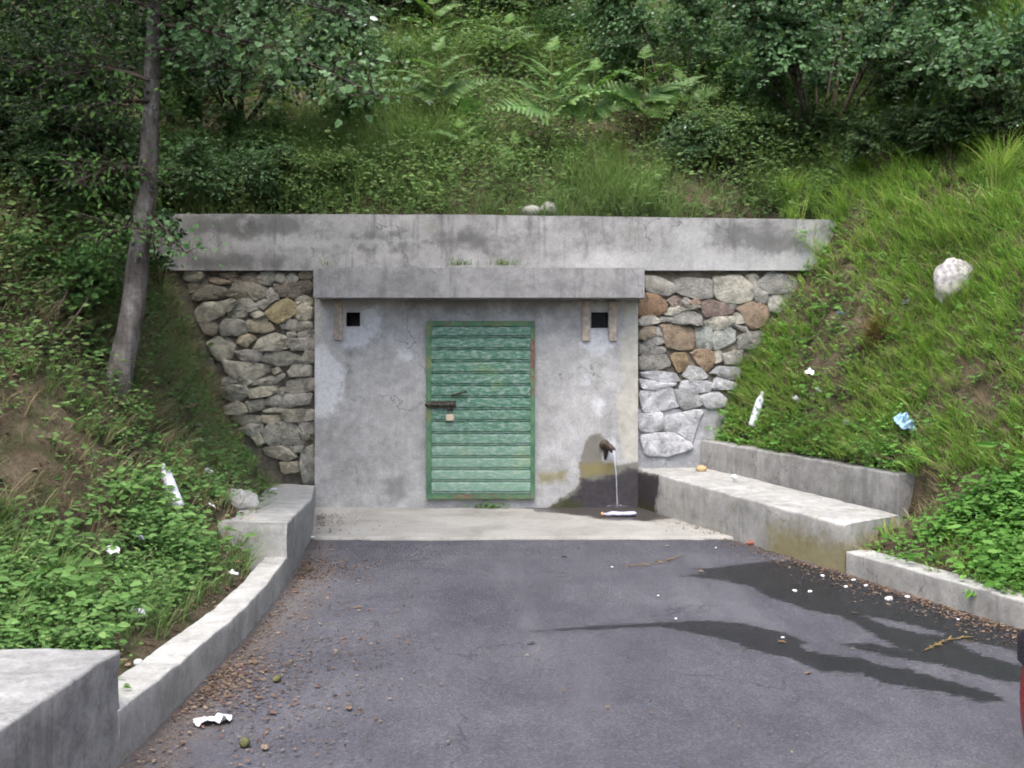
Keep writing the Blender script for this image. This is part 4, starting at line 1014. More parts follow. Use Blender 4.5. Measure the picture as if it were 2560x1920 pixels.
BUSH = ((560, 520, 1.0, .55, 1000, .055, 'hazel', 'wide leafy bush behind the left part of the parapet'), (770, 500, .6, .40, 460, .05, 'under', 'pale leafy bush behind the parapet, right of the wide bush'), (430, 470, .55, .5, 500, .05, 'bramble', 'leafy bush right beside the trunk, above the parapet end'),
        (960, 190, .6, .4, 420, .05, 'under', 'leafy bush at the upper centre, left of the ferns'), (1000, 60, .8, .5, 560, .06, 'dark', 'dark bush at the top edge, left of centre'), (1250, 60, .7, .45, 480, .06, 'dark', 'dark bush at the top edge above the tall fern'),
        (1420, 130, .6, .5, 520, .06, 'bramble', 'dark green bush behind the tall fern'), (1560, 230, .55, .5, 520, .06, 'hazel', 'leafy bush between the ferns and the layered shrub'), (1740, 420, .55, .42, 460, .05, 'hazel', 'leafy bush right of the brown stalks, above the parapet'),
        (1880, 300, .6, .55, 560, .06, 'bramble', 'leafy bush at the left foot of the big hazel'), (2020, 250, .7, .6, 700, .06, 'dark', 'dark bush behind the stems of the big hazel'), (2330, 260, .8, .6, 800, .06, 'dark', 'dark bush behind the hazel at the upper right'),
        (40, 480, .6, .6, 620, .055, 'dark', 'dark bush at the left edge above the bramble'), (110, 150, 1.0, .9, 900, .065, 'dark', 'dark bush behind everything in the top left corner'), (40, 330, .8, .7, 700, .06, 'dark', 'dark bush at the left edge, just under the top left corner'), (240, 480, .55, .55, 560, .05, 'dark', 'dark bush just left of the trunk'), (330, 200, .8, .7, 800, .06, 'dark', 'dark bush behind the upper trunk'), (480, 260, .7, .55, 640, .055, 'dark', 'dark bush under the glossy hazel'))
for i, (x, y, rx, rz, nt_, ls, mt, lab) in enumerate(BUSH):
    h = hit(x, y); shrub('bush', lab, 'bush', (h.x, h.y, h.z-.05), (h.x, h.y-.05, h.z+rz*.62), (rx, .45, rz), 7, nt_, 11, ls, G[mt], LEAF_OVAL, .5, .007, group='bushes on the hillside', seed=80+i, low=-.9, shell=.1)
for i, (x, y, rx, rz, lab) in enumerate(((650, 390, .6, .4, 'low leafy bush below the glossy hazel, right of the trunk'), (880, 330, .45, .32, 'low leafy bush under the tip of the tree branch'), (450, 330, .5, .4, 'low leafy bush directly behind the trunk'), (1790, 250, .5, .4, 'low leafy bush left of the big hazel'))):
    h = hit(x, y); shrub('leafy_shrub', lab, 'shrub', (h.x, h.y, h.z-.05), (h.x, h.y-.05, h.z+.28), (rx, .4, rz), 7, 260, 12, .05, G['bramble'], LEAF_OVAL, .5, .006, seed=60+i, low=-.9, shell=.1)
shrub('dark_shrub', 'dark shrub left of the tree trunk', 'shrub', base_under(60, 560), C(90, 300, 8.4), (1.0, .9, 1.05), 12, 1300, 13, .06, G['dark'], LEAF_OVAL, .5, .014, seed=8, low=-.9, shell=.15)
shrub('bramble', 'bramble thicket below the dark shrub at the left edge', 'bramble', base_under(90, 860), C(110, 690, 7.0), (.7, .5, .45), 12, 560, 12, .055, G['bramble'], LEAF_OVAL, .5, .007, seed=9, low=-.9, shell=.15)
shrub('bramble', 'bramble sprays hanging beside the trunk over the left bank', 'bramble', base_under(390, 720), C(350, 600, 8.8), (.38, .4, .5), 8, 220, 11, .05, G['bramble'], LEAF_OVAL, .5, .007, seed=10, low=-.9)
shrub('dark_shrub', 'dark shrub filling the top left corner', 'shrub', base_under(200, 300), C(180, 0, 10.5), (1.9, .9, 1.4), 10, 1400, 12, .065, G['dark'], LEAF_OVAL, .5, .016, seed=11, low=-.9, shell=.15)
shrub('dark_shrub', 'far dark shrub at the top edge behind the ferns', 'shrub', base_under(1150, 60), C(1150, -30, 14.6), (1.9, .7, .55), 10, 700, 13, .07, G['dark'], LEAF_OVAL, .5, .012, seed=12, low=-.8, shell=.15)
shrub('dark_shrub', 'far dark shrub at the top edge, right of centre', 'shrub', base_under(1950, 60), C(2000, -40, 14.6), (2.4, .7, .9), 10, 700, 13, .07, G['dark'], LEAF_OVAL, .5, .012, seed=13, low=-.8, shell=.15)
h = hit(1172, 330)
shrub('leafy_shrub', 'small bright green bush among the ferns', 'shrub', (h.x, h.y, h.z-.05), (h.x, h.y-.12, h.z+.24), (.20, .19, .20), 6, 170, 10, .05, G['nettle'], LEAF_LONG, .3, .006, seed=14, twigl=.15)

# tree on the left bank
tb = hit(287, 985)
tree = empty('tree', tuple(tb), label='slender grey barked tree on the left bank, leafy branches overhead', cat='tree')
TD = tb.y
tp = [(285, 1010), (289, 984), (308, 890), (330, 787), (340, 700), (347, 636), (365, 498), (371, 400), (376, 289), (380, 150), (383, 0), (390, -200), (380, -420)]
tpts = np.array([at(x, y, TD+.02*i) for i, (x, y) in enumerate(tp)])
trad = np.array([.098, .09, .082, .078, .075, .073, .068, .063, .058, .052, .046, .038, .03])
tt = np.linspace(0, len(tpts)-1, 48)
buf = Buf(); ts = np.stack([np.interp(tt, range(len(tpts)), tpts[:, k]) for k in range(3)], 1)
tube(buf, ts, np.interp(tt, range(len(tpts)), trad), 16, rough=.09, seed=4)
# second, slimmer stem forking from the lower trunk
f0 = tpts[3]; s2 = np.array([f0+[-.01, .03, .0], at(322, 620, TD+.12), at(322, 430, TD+.22), at(330, 220, TD+.25), at(325, -80, TD+.4), at(290, -350, TD+.5)])
t2 = np.linspace(0, 5, 24); s2i = np.stack([np.interp(t2, range(6), s2[:, k]) for k in range(3)], 1)
link('trunk', buf.mesh('trunk', M['bark'], True), tree)
ib = Buf(); k = RNG.integers(20, 48, 900); ivp = ts[k]+[-.06, .02, 0]+RNG.normal(0, .06, (900, 3))*[1, 1, 1.6]
leaves(ib, LEAF_OVAL, ivp, rdir(900, -.5, .3), norm(RNG.normal(0, .5, (900, 3))+[0, -.6, .4]), RNG.uniform(.025, .055, 900)); link('ivy', ib.mesh('ivy', G['dark']), tree)
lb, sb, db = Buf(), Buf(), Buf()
def spray(p0, p1, sag, n, ls, spread, tmpl, rn0=.3, dark=False):
    p0 = np.array(p0); p1 = np.array(p1); pts = bez(p0, (p0+p1)/2+[0, 0, sag], p1, 14)
    tube(sb, pts, np.linspace(.016, .004, 14), 5)
    t = RNG.uniform(.12, 1, n); idx = t*13; i0 = np.minimum(idx.astype(int), 12); f = (idx-i0)[:, None]
    c = pts[i0]*(1-f)+pts[i0+1]*f
    off = RNG.normal(0, 1, (n, 3))*np.array([spread, spread, spread*.45])
    c2 = c+off
    for k in range(0, n, 6): tube(sb, [c[k], (c[k]+c2[k])/2+[0, 0, .02], c2[k]], [.004, .003, .002], 4)
    ax = norm(off+RNG.normal(0, .12, (n, 3))+[0, 0, -.08]); nr = norm(UP*.75+np.array([0, -.45, 0])+RNG.normal(0, .4, (n, 3)))
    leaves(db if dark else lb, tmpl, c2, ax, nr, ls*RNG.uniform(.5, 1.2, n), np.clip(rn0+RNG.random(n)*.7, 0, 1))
for (a, e, sag, n, ls, sp) in (
    ((385, 60), (960, 250), .18, 480, .056, .17), ((380, -60), (900, 60), .2, 480, .052, .2), ((378, 120), (700, 230), .12, 320, .045, .16),
    ((370, 250), (150, 330), .12, 380, .042, .2), ((366, 420), (180, 470), .1, 380, .04, .17), ((372, 200), (60, 180), .15, 380, .045, .22),
    ((380, 20), (120, -20), .1, 380, .05, .25), ((345, 560), (240, 610), .05, 200, .038, .12), ((356, 520), (470, 640), .03, 130, .042, .10)):
    d0 = TD+random.uniform(-.05, .1); d1 = TD+random.uniform(-.5, .5)
    spray(at(*a, d0), at(*e, d1), sag, n, ls*(1.15 if e[0] < 400 else 1), sp, LEAF_OVAL if e[0] < 400 else LEAF_ROUND, dark=e[0] < 400)  # left sprays: canopy shade put into a darker leaf colour
crown = np.array(at(330, -600, TD+.2))                       # crown above the frame: shades the bank below
for i in range(44):
    u = rdir(1, -.5, .9)[0]; e = crown+u/np.linalg.norm(u)*np.array([2.1, 2.0, 1.5])*random.uniform(.6, 1)
    spray(ts[-8+random.randint(0, 6)], e, .15, 80, .12, .36, LEAF_ROUND)
link('branches', sb.mesh('branches', M['twig'], True), tree)
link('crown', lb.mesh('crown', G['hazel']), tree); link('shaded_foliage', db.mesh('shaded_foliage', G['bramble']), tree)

h2 = hit(262, 150)
tree2 = empty('tree', tuple(h2), label='far dark tree trunk in the top left corner behind the shrubs', cat='tree')
q0 = np.array(h2); q1 = np.array(at(215, -160, h2.y)); q2 = q1+np.array([-.2, .2, 2.2])
buf = Buf(); tube(buf, bez(q0-[0, 0, .1], (q0+q1)/2+[.05, 0, 0], q1, 10).tolist()+[q2], list(np.linspace(.13, .10, 10))+[.05], 12, rough=.08); link('trunk', buf.mesh('trunk', M['bark'], True), tree2)
lb, sb = Buf(), Buf(); c2_ = q2+np.array([.8, -.4, .2])  # unseen crown above the frame, added to darken the hillside
for i in range(60):
    u = rdir(1, -.5, .9)[0]; e = c2_+u/np.linalg.norm(u)*np.array([2.8, 2.2, 1.2])*random.uniform(.5, 1)
    spray(q1+(q2-q1)*random.uniform(.2, 1), e, .2, 60, .15, .45, LEAF_OVAL)
link('branches', sb.mesh('branches', M['twig'], True), tree2); link('crown', lb.mesh('crown', G['dark']), tree2)

# bracken ferns ---------------------------------------------------------------------------------------------
def frond_mesh():
    """a drooping triangular frond along +Y, unit length: pinna pairs, each cut into pinnules"""
    b = Buf(); n = 14; npin = 8
    t = np.linspace(0, 1, 12); rach = np.stack([t*0, t*.97, (.16*t-.5*t*t)], 1); tube(b, rach, np.linspace(.009, .003, 12), 4, .5)
    for i in range(n):
        tt_ = .06+.92*i/(n-1); p = np.array([0, tt_*.97, .16*tt_-.5*tt_*tt_]); L = .42*(1-tt_)**.75+.03
        for s_ in (-1, 1):
            ax = norm(np.array([s_*1.0, .38, -.15+RNG.normal(0, .08)])); nr = norm(np.array([s_*.2, .1+.3*tt_, 1])+RNG.normal(0, .10, 3))
            x = norm(np.cross(ax, nr)); a_ = RNG.uniform(.15, .95)
            V, T = [], []
            for j in range(npin):
                q0 = j/npin; q1 = (j+1.05)/npin; w = (.19*(1-q0)**.8+.02)
                for e_ in (-1, 1):
                    k = len(V); V += [p+ax*L*q0, p+ax*L*(q0*.35+q1*.65)+x*e_*w*L*1.15, p+ax*L*q1]; T.append([k, k+1, k+2])
            b.add(np.array(V), None, np.array(T), a_)
    return b.mesh('frond', G['fern'])
FRONDS = [frond_mesh() for _ in range(4)]
def fern(label, px, py, hh, nf, fl, lean=(0, 0), d=None):
    B = hit(px, py); root = empty('bracken_fern', tuple(B), label=label, cat='fern', group='bracken ferns on the hillside')
    top = B+Vector((lean[0], lean[1]-.08, hh)); pts = bez(np.array(B), np.array(B+Vector((lean[0]*.3, lean[1]*.3, hh*.6))), np.array(top), 9)
    b = Buf(); tube(b, pts, np.linspace(.011, .005, 9), 5, .5); link('stem', b.mesh('stem', G['fern_stem']), root)
    for i in range(nf):
        me = random.choice(FRONDS); o = bpy.data.objects.new('frond', me); COL.objects.link(o); o.parent = root
        lvl = i//2; t = .42+.5*lvl/max(1, (nf-1)//2)
        p = Vector(pts[min(8, int(t*8))]); s = 1 if i % 2 else -1
        az = (s*R(random.uniform(55, 95))) if i < nf-1 else R(random.uniform(-20, 20))
        yaw = math.pi-az                             # 180 deg = towards the camera
        if i == nf-1: p = Vector(pts[8]); yaw = R(random.uniform(-30, 30))
        el = R(random.uniform(10, 48)) if i < nf-1 else R(74); roll = -s*R(random.uniform(10, 60)) if i < nf-1 else 0.0
        o.matrix_local = Matrix.Translation(p-B)@Matrix.Rotation(yaw, 4, 'Z')@Matrix.Rotation(el, 4, 'X')@Matrix.Rotation(roll, 4, 'Y')@Matrix.Scale(fl*random.uniform(.9, 1.25)*(1-.12*lvl)*(.6 if i == nf-1 else 1.0), 4)
fern('tall bracken fern with a yellow stem in the middle of the hillside', 1378, 400, 1.25, 9, .70)
fern('bracken fern with arching fronds beside the small bright bush', 1105, 330, .95, 7, .66, (-.05, 0))
fern('bracken fern at the top edge above the small bright bush', 1085, 130, .65, 7, .6)
fern('bracken fern second from the right, leaning by the brown stalk', 1475, 385, .95, 7, .56, (.05, 0))
fern('rightmost bracken fern with wide dark fronds', 1610, 385, 1.1, 8, .72)
fern('bracken fern at the top edge right of centre', 1255, 190, .7, 7, .55, (.1, 0))
fern('uppermost bracken fern near the dark shrub', 1330, 90, .6, 6, .55)
fern('small low bracken fern just below the bright bush', 1150, 400, .35, 5, .36)
fern('small bracken fern left of the brown dead stalks', 1290, 440, .35, 5, .34)
fern('bracken fern under the layered leafy shrub', 1700, 330, .6, 6, .5)

# hanging grass tussocks on the hillside
def tussock(label, px, py, n, h, lean=1.0, mat='grass_dull', name='grass_tussock', w=.006, group='grass tussocks on the slopes'):
    B = hit(px, py); root_p = np.array(B); b = Buf()
    P = root_p+np.stack([RNG.normal(0, .05, n), RNG.normal(0, .05, n), np.zeros(n)], 1)
    P[:, 2] = height(P[:, 0], P[:, 1])-.01
    ls = rdir(n, -.1, .1)*RNG.uniform(.3, 1, n)[:, None]*lean+np.array([0, -.45, -.1])*lean
    blades(b, P, np.broadcast_to(UP, (n, 3)), h*RNG.uniform(.5, 1.1, n), ls, w*RNG.uniform(.7, 1.3, n))
    me = b.mesh(name, G[mat]); o = link(name, me); tag(o, label, 'tussock', group)
tussock('hanging tussock of long grass under the hazel at the upper left', 800, 130, 260, .75, 1.1)
tussock('grass tussock behind the parapet, left of centre', 820, 480, 220, .6, .8)
tussock('grass tussock on the hillside left of the ferns', 900, 420, 160, .5, .8)
tussock('grass tussock above the right end of the parapet', 1960, 520, 220, .5, .9, 'grass')
tussock('tall bright grass tussock at the right edge of the slope', 2500, 470, 320, .6, .9, 'grass')
tussock('grass tussock in the middle of the right bank', 2290, 900, 180, .34, 1.1, 'grass')
tussock('grass tussock hanging over the back wall of the bench', 2010, 1110, 130, .28, 1.5, 'grass')
tussock('grass tussock hanging over the near end of the back wall', 2180, 1150, 150, .34, 1.5, 'weed')
tussock('grass tussock at the foot of the big pale boulder', 2378, 762, 160, .22, .9, 'grass')
tussock('orange brown dead fern lying on the right bank', 2180, 850, 130, .30, 1.4, 'deadfern', 'dead_fern', .012, 'dead plants')
tussock('brown dead stalks between the ferns', 1545, 400, 60, .35, .9, 'deadfern', 'dead_fern', .010, 'dead plants')

# plants in cracks of the masonry
def crack_plant(label, p, n, ls, spread, mat, tmpl=LEAF_OVAL, grass=0, hang=0.0):
    b = Buf(); p = np.array(p, float)
    c = p+np.stack([RNG.normal(0, spread[0], n), RNG.uniform(-spread[1], 0, n), np.abs(RNG.normal(0, spread[2], n))*(1 if not hang else -1)], 1)
    ax = rdir(n, -.2, .5)+np.array([0, -.4, 0]); leaves(b, tmpl, c, ax, norm(UP+np.array([0, -.5, 0])+RNG.normal(0, .3, (n, 3))), ls*RNG.uniform(.5, 1.2, n))
    if grass:
        g = p+np.stack([RNG.normal(0, spread[0], grass), RNG.uniform(-spread[1], 0, grass), np.zeros(grass)], 1)
        blades(b, g, np.broadcast_to(UP, (grass, 3)), RNG.uniform(.04, .11, grass), rdir(grass, 0, .1)*.6, np.full(grass, .005))
    o = link('crack_plant', b.mesh('crack_plant', G[mat])); tag(o, label, 'plant', 'plants rooted in the masonry')
v = at(1170, 663, 10.1)
crack_plant('small tuft of grass on the roof slab above the door, left clump', at(1150, 664, 10.05), 40, .03, (.07, .08, .025), 'under', grass=60)
crack_plant('small tuft of grass on the roof slab above the door, right clump', at(1262, 664, 10.05), 40, .028, (.08, .08, .03), 'under', grass=70)
crack_plant('tiny dry plant at the left end of the roof slab', at(815, 664, 10.05), 18, .03, (.03, .05, .03), 'under', grass=12)
crack_plant('green weed at the foot of the door', (-.25, FY-.03, .035), 90, .035, (.10, .06, .03), 'nettle')
crack_plant('leafy weed growing from the right end of the parapet', at(2005, 605, 10.15), 45, .045, (.05, .05, .10), 'nettle')
crack_plant('trailing weed hanging down the back wall of the bench', at(1846, 1110, 10.0), 26, .035, (.012, .02, .09), 'nettle', hang=1)

# ------------------------------------------------------------------ rocks, litter, leaves
def rock(name, label, c, r, mat, cat='rock', seed=0, flat=1.0, group=None, subd=2):
    bm = bmesh.new(); bmesh.ops.create_icosphere(bm, subdivisions=subd, radius=1)
    for v_ in bm.verts:
        n_ = float(fbm(np.array([np.array(v_.co)+seed*3.1]), 1.3, seed, 3)[0]); f = 1+.20*n_ + .05*float(fbm(np.array([np.array(v_.co)+seed*1.7]), 5.0, seed+40, 3)[0])
        v_.co = Vector((v_.co.x*r[0]*f, v_.co.y*r[1]*f, v_.co.z*r[2]*f*flat))
    o = link(name, bm_mesh(name, bm, mat, True, R(60))); o.location = c; o.rotation_euler = (0, 0, random.uniform(0, 6))
    return tag(o, label, cat, group)
bo = hit(2388, 730); rock('boulder', 'big pale boulder sitting in the grass of the right bank', bo+Vector((0, .02, .07)), (.165, .15, .20), M['rock'], 'boulder', 3, subd=4)
rock('boulder', 'flat pale rock on top of the parapet, left of the pair', at(1325, 530, 10.55), (.15, .10, .07), M['rockgrey'], 'rock', 4)
rock('boulder', 'rounded pale rock on top of the parapet, right of the pair', at(1372, 525, 10.55), (.10, .10, .09), M['rockgrey'], 'rock', 5)
rock('boulder', 'pale rock lying behind the left bench', at(592, 1258, 7.7)+Vector((0, 0, .0)), (.15, .2, .10), M['kerb'], 'rock', 6, subd=4)
rock('stone_lump', 'ochre stone on the right bench against its back wall', at(1752, 1172, 9.95), (.055, .04, .035), M['ochre'], 'stone', 7)
rock('stone_lump', 'white stone on the right bench', ground(1836, 1196, .43)+Vector((0, 0, .01)), (.035, .03, .028), M['paper'], 'stone', 8)
rock('brick_fragment', 'red brick chip at the foot of the right bench', ground(1882, 1362)+Vector((0, -.02, .02)), (.07, .04, .025), M['brick'], 'brick', 9)
rock('walnut_husk', 'green brown nut husk near the bottom of the asphalt', ground(612, 1868)+Vector((0, 0, .018)), (.022, .022, .02), M['nut'], 'nut', 10)
rock('walnut_husk', 'green brown nut husk by the leaves along the left kerb', ground(692, 1705)+Vector((0, 0, .015)), (.026, .02, .018), M['nut'], 'nut', 11)
hb = hit(345, 1555); rock('foam_lump', 'white foam lump in the weeds of the left bank', hb+Vector((0, 0, .04)), (.042, .035, .032), M['paper'], 'litter', 12)
hb = hit(345, 1662); rock('stone_lump', 'small white stone beside the left kerb', hb+Vector((0, 0, .01)), (.02, .02, .018), M['paper'], 'stone', 13)
pebs = [(2056, 1442), (2115, 1470), (2134, 1453), (2165, 1467), (1987, 1480), (2025, 1482), (2222, 1500), (2268, 1495), (2395, 1552), (1957, 1597), (1645, 1492), (1790, 1372), (1680, 1335), (1530, 1420), (1690, 1550)]
PEBL = ['white pebble at the foot of the right kerb, farthest one on the wet streak', 'white pebble second from left of the close group on the wet streak', 'white pebble uppermost in the close group on the wet streak', 'white pebble rightmost in the close group on the wet streak',
        'white pebble leftmost on the wet streak by the right kerb', 'white pebble next to the leftmost one on the wet streak', 'largest flat white pebble at the edge of the right gutter leaves', 'white pebble just right of the largest one by the right kerb', 'white pebble nearest the car, in the right gutter',
        'white pebble on the lower wet streak', 'white pebble alone on grey asphalt between the two wet streaks', 'small white pebble left of the red brick chip', 'small white pebble at the front edge of the apron', 'small white pebble below the straw twig', 'white pebble above the bend of the lower wet streak']
for i, (x, y) in enumerate(pebs):
    big = .026 if i in (6,) else .015 if i < 8 else .009
    rock('white_pebble', PEBL[i], ground(x, y)+Vector((0, 0, .008)), (big*1.3, big*.9, big*.55), M['paper'], 'pebble', 20+i,
         group='white pebbles by the right kerb' if i < 9 else 'white pebbles on the open asphalt', subd=2)

def scrap(name, label, p, size, mat, n=6, fold=.35, seed=0, yaw=0.0, aspect=1.6, tilt=None, cat='litter', lift=.015, group=None):
    u = np.linspace(-.5, .5, n+1); X, Y = np.meshgrid(u, u); P = np.stack([X*aspect, Y, X*0], -1).reshape(-1, 3)
    r = RNG.normal(0, .05, P.shape)*[1, 1, 0]; edge = (np.abs(X.ravel()) > .45) | (np.abs(Y.ravel()) > .45)
    P = P+r*np.where(edge, 1.8, .6)[:, None]
    P[:, 2] = fold*(np.abs(fbm(P+seed*5.3, 1.9, seed, 3)))
    P *= size; i = np.arange(n)[:, None]*(n+1)+np.arange(n)[None]
    T = np.concatenate([np.stack([i, i+1, i+n+2], -1).reshape(-1, 3), np.stack([i, i+n+2, i+n+1], -1).reshape(-1, 3)])
    me = np_mesh(name, P, [T], None, mat, False)
    o = link(name, me); o.location = Vector(p)+Vector((0, 0, lift))
    o.rotation_euler = (tilt or 0, 0, yaw)
    sm = o.modifiers.new('thick', 'SOLIDIFY'); sm.thickness = .0015
    return tag(o, label, cat, group)
scrap('paper_scrap', 'crumpled white tissue lying on the asphalt at lower left', ground(533, 1808), .075, M['paper'], 8, .35, 1, .45, 1.9, lift=.006)
scrap('paper_scrap', 'white scrap on the asphalt beside the left bench', ground(800, 1345, .02)+Vector((-.09, 0, 0)), .05, M['paper'], 5, .3, 2, .2, lift=.006)
for lab, x, y, s, m, sd in (
    ('white plastic scrap high in the weeds of the left bank', 505, 1095, .085, 'paper', 3), ('white and orange wrapper below the white scrap on the left bank', 500, 1128, .07, 'paper', 4),
    ('pink wrapper at the top of the weeds on the left bank', 480, 1038, .09, 'pink', 5), ('white scrap of paper above the pale rock', 527, 1206, .05, 'paper', 6),
    ('small white scrap next to the near end of the left bench', 535, 1297, .05, 'paper', 7), ('white wrapper in the weeds at mid left', 290, 1414, .055, 'paper', 8),
    ('bluish white wrapper right of the wrapper at mid left', 350, 1380, .05, 'lilac', 9), ('white scrap at the edge of the weeds by the kerb', 588, 1466, .04, 'paper', 10),
    ('white scrap high on the right bank behind the bottle', 2020, 957, .07, 'paper', 11), ('white scrap right of the bottle on the right bank', 1990, 1025, .07, 'paper', 12),
    ('small white scrap farthest right of the three near the bottle', 2040, 1002, .05, 'paper', 13), ('pale blue scrap in the upper grass of the right bank', 2098, 810, .05, 'blue', 14),
    ('pale grey scrap below the boulder', 2258, 782, .05, 'lilac', 15), ('white scrap low on the right bank above the back wall', 2113, 1083, .05, 'paper', 16)):
    h = hit(x, y); scrap('paper_scrap', lab, h+Vector((0, -.05, .02)), s, M[m], 5, .5, sd, random.uniform(0, 3), 1.2, tilt=R(35), lift=.07)
h = hit(2270, 1080); scrap('plastic_bag', 'crumpled blue and white plastic bag on the right bank', h, .17, M['blue'], 9, .55, 31, .5, 1.5, tilt=R(40), cat='bag', lift=.05)
scrap('paper_scrap', 'white scrap on the back edge of the left bench', at(680, 1224, 9.4)+Vector((0, 0, .0)), .05, M['paper'], 5, .3, 33, 0, 1.6, lift=.004)

def bottle(label, p0, p1, r, mat, capmat, crush=.0, seed=0, name='plastic_bottle'):
    p0 = np.array(p0, float); p1 = np.array(p1, float); L = np.linalg.norm(p1-p0)
    root = empty(name, tuple(p0), label=label, cat='bottle')
    t = np.array([0, .02, .08, .2, .3, .33, .36, .5, .62, .65, .68, .76, .84, .90, .93, .96])
    rr = np.array([.7, .95, 1, 1, 1, .9, 1, 1, 1, .9, 1, .95, .7, .42, .38, .38])*r
    b = Buf(); pts = p0+(p1-p0)*t[:, None]
    tube(b, pts, rr, 14, rough=.10+crush, seed=seed)
    me = b.mesh('body', mat, True)
    if crush:
        co = np.zeros(len(me.vertices)*3); me.vertices.foreach_get('co', co); co = co.reshape(-1, 3)
        co[:, 2] = p0[2]+(co[:, 2]-p0[2])*.45; co[:, 2] += .010*vnoise(co, 22, seed); me.vertices.foreach_set('co', co.ravel())
    link('body', me, root)
    b = Buf(); tube(b, [p0+(p1-p0)*.95, p0+(p1-p0)*1.0], r*.46, 10); link('cap', b.mesh('cap', capmat, True), root)
    return root
h0 = hit(448, 1275); h1 = hit(410, 1180)
bottle('white plastic bottle leaning in the weeds of the left bank', Vector(at(448, 1270, h0.y-.24)), Vector(at(406, 1162, h0.y-.14)), .038, M['plastic'], M['plastic'], seed=3)
h0 = hit(1880, 1070)
bottle('white plastic bottle standing in the grass of the right bank', Vector(at(1880, 1066, h0.y-.1)), Vector(at(1907, 980, h0.y-.06)), .04, M['plastic'], M['paper'], seed=5)
gb = ground(1590, 1298); ge = ground(1503, 1299)
bottle('flattened clear plastic bottle with an orange cap under the water jet', gb+Vector((0, 0, .052)), ge+Vector((0, 0, .052)), .045, M['lilac'], M['orange'], .25, 9)

# falling water
def water_mat():
    m, nt, bs = newmat('falling_water')
    setb(nt, bs, Base_Color=(.80, .82, .90), Roughness=.12, Transmission_Weight=.75, IOR=1.33, Specular_IOR_Level=.6)
    return m
M['water'] = water_mat()
t = np.linspace(0, 1, 30); x0, y0, z0 = 1.005, FY-.195, .622
pts = np.stack([x0+.03*np.sqrt(t), y0-.07*np.sqrt(t), z0+(.075-z0)*t], 1)
buf = Buf(); tube(buf, pts, np.interp(t, [0, .1, .5, 1], [.015, .008, .005, .006])*(1+.25*vnoise(np.stack([t*9, t*0, t*0], 1), 1, 2)), 8, rough=.35, seed=3)
o = link('water_jet', buf.mesh('water_jet', M['water'], True)); tag(o, 'thin jet of water falling from the spout', 'water')
buf = Buf()
for _ in range(34):
    a_ = random.uniform(0, 6.28); r_ = random.uniform(.015, .10); h_ = random.uniform(.0, .05)*(1-r_/.12); c_ = pts[-1]+np.array([r_*math.cos(a_), r_*math.sin(a_), h_]); q_ = random.uniform(.002, .005)
    tube(buf, [c_-[0, 0, q_], c_-[0, 0, q_*.3], c_+[0, 0, q_*.3], c_+[0, 0, q_]], [q_*.3, q_, q_, q_*.3], 6)
sp_ = link('splash', buf.mesh('splash', M['water'], True), o); sp_['kind'] = 'stuff'

# fallen leaves
def leaf_field(name, label, P, ls, mat='dead'):
    n = len(P); b = Buf()
    nr = norm(UP*1.3+RNG.normal(0, .4, (n, 3))); leaves(b, LEAF_OVAL, P+[0, 0, .006], rdir(n, -.1, .15), nr, ls*RNG.uniform(.5, 1.3, n))
    o = link(name, b.mesh(name, G[mat])); return tag(o, label, 'leaves', kind='stuff')
n = 13000; y = RNG.uniform(3.3, 10.0, n); w = RNG.exponential(.2, n)
kx = np.interp(y, [3.3, 5.5, 6.1, 6.85, 8.6, 10.1], [-1.45, -1.44, -1.465, -1.515, -1.70, -1.97])
keep = (w < .9) & (RNG.random(n) < np.interp(y, [3.3, 4.2, 5.2, 7.0, 7.8, 10], [.9, .7, 1, .9, .35, .35])*np.clip(.55+1.0*pn(kx+w, y, 1.5, 80), .1, 1))
P = np.stack([kx+.02+w, y, np.where(y > 8.55, .03, .004)], 1)[keep]
leaf_field('leaf_litter', 'brown fallen leaves gathered along the left kerb', P, .021)
n = 3200; y = RNG.uniform(5.3, 9.2, n); w = RNG.exponential(.11, n); kx = np.where(y > 7.12, 1.27+.362*(10.13-y), 2.36+.325*(7.12-y))
keep = (w < .6) & (RNG.random(n) < np.interp(y, [5.3, 7, 7.8, 9.2], [1, .8, .4, .15]))
P = np.stack([kx-.02-w, y, np.where(y > 8.55, .03, .004)], 1)[keep]
leaf_field('leaf_litter', 'brown fallen leaves gathered along the right kerb', P, .021)
n = 260; y = RNG.uniform(3.6, 8.4, n); P = np.stack([RNG.uniform(-1.3, 2.0, n), y, np.full(n, .006)], 1)
leaf_field('leaf_litter', 'tiny leaf bits strewn over the open asphalt', P, .018)
n = 900; P, N = scatter(2600, -3.2, -1.6, 3.8, 8, lambda X, Y, Z: np.where(toe_left(Y)-X < .45, .8, .25)); leaf_field('leaf_litter', 'brown fallen leaves on the soil of the left bank', P+[0, 0, .012], .036)
n = 60; P = np.stack([RNG.uniform(-2.2, -1.75, n), RNG.uniform(2.6, 3.6, n), np.full(n, .437)], 1); leaf_field('leaf_litter', 'dead leaves lying on the near concrete block', P[P[:, 0] < -1.83], .04)
big = [(1665, 1368), (1745, 1430), (1420, 1395), (2125, 1535), (1942, 1608), (2015, 1690), (690, 1790), (905, 1520), (920, 1425), (560, 1500), (650, 1660), (870, 1770), (740, 1480), (1340, 1610), (665, 1880)]
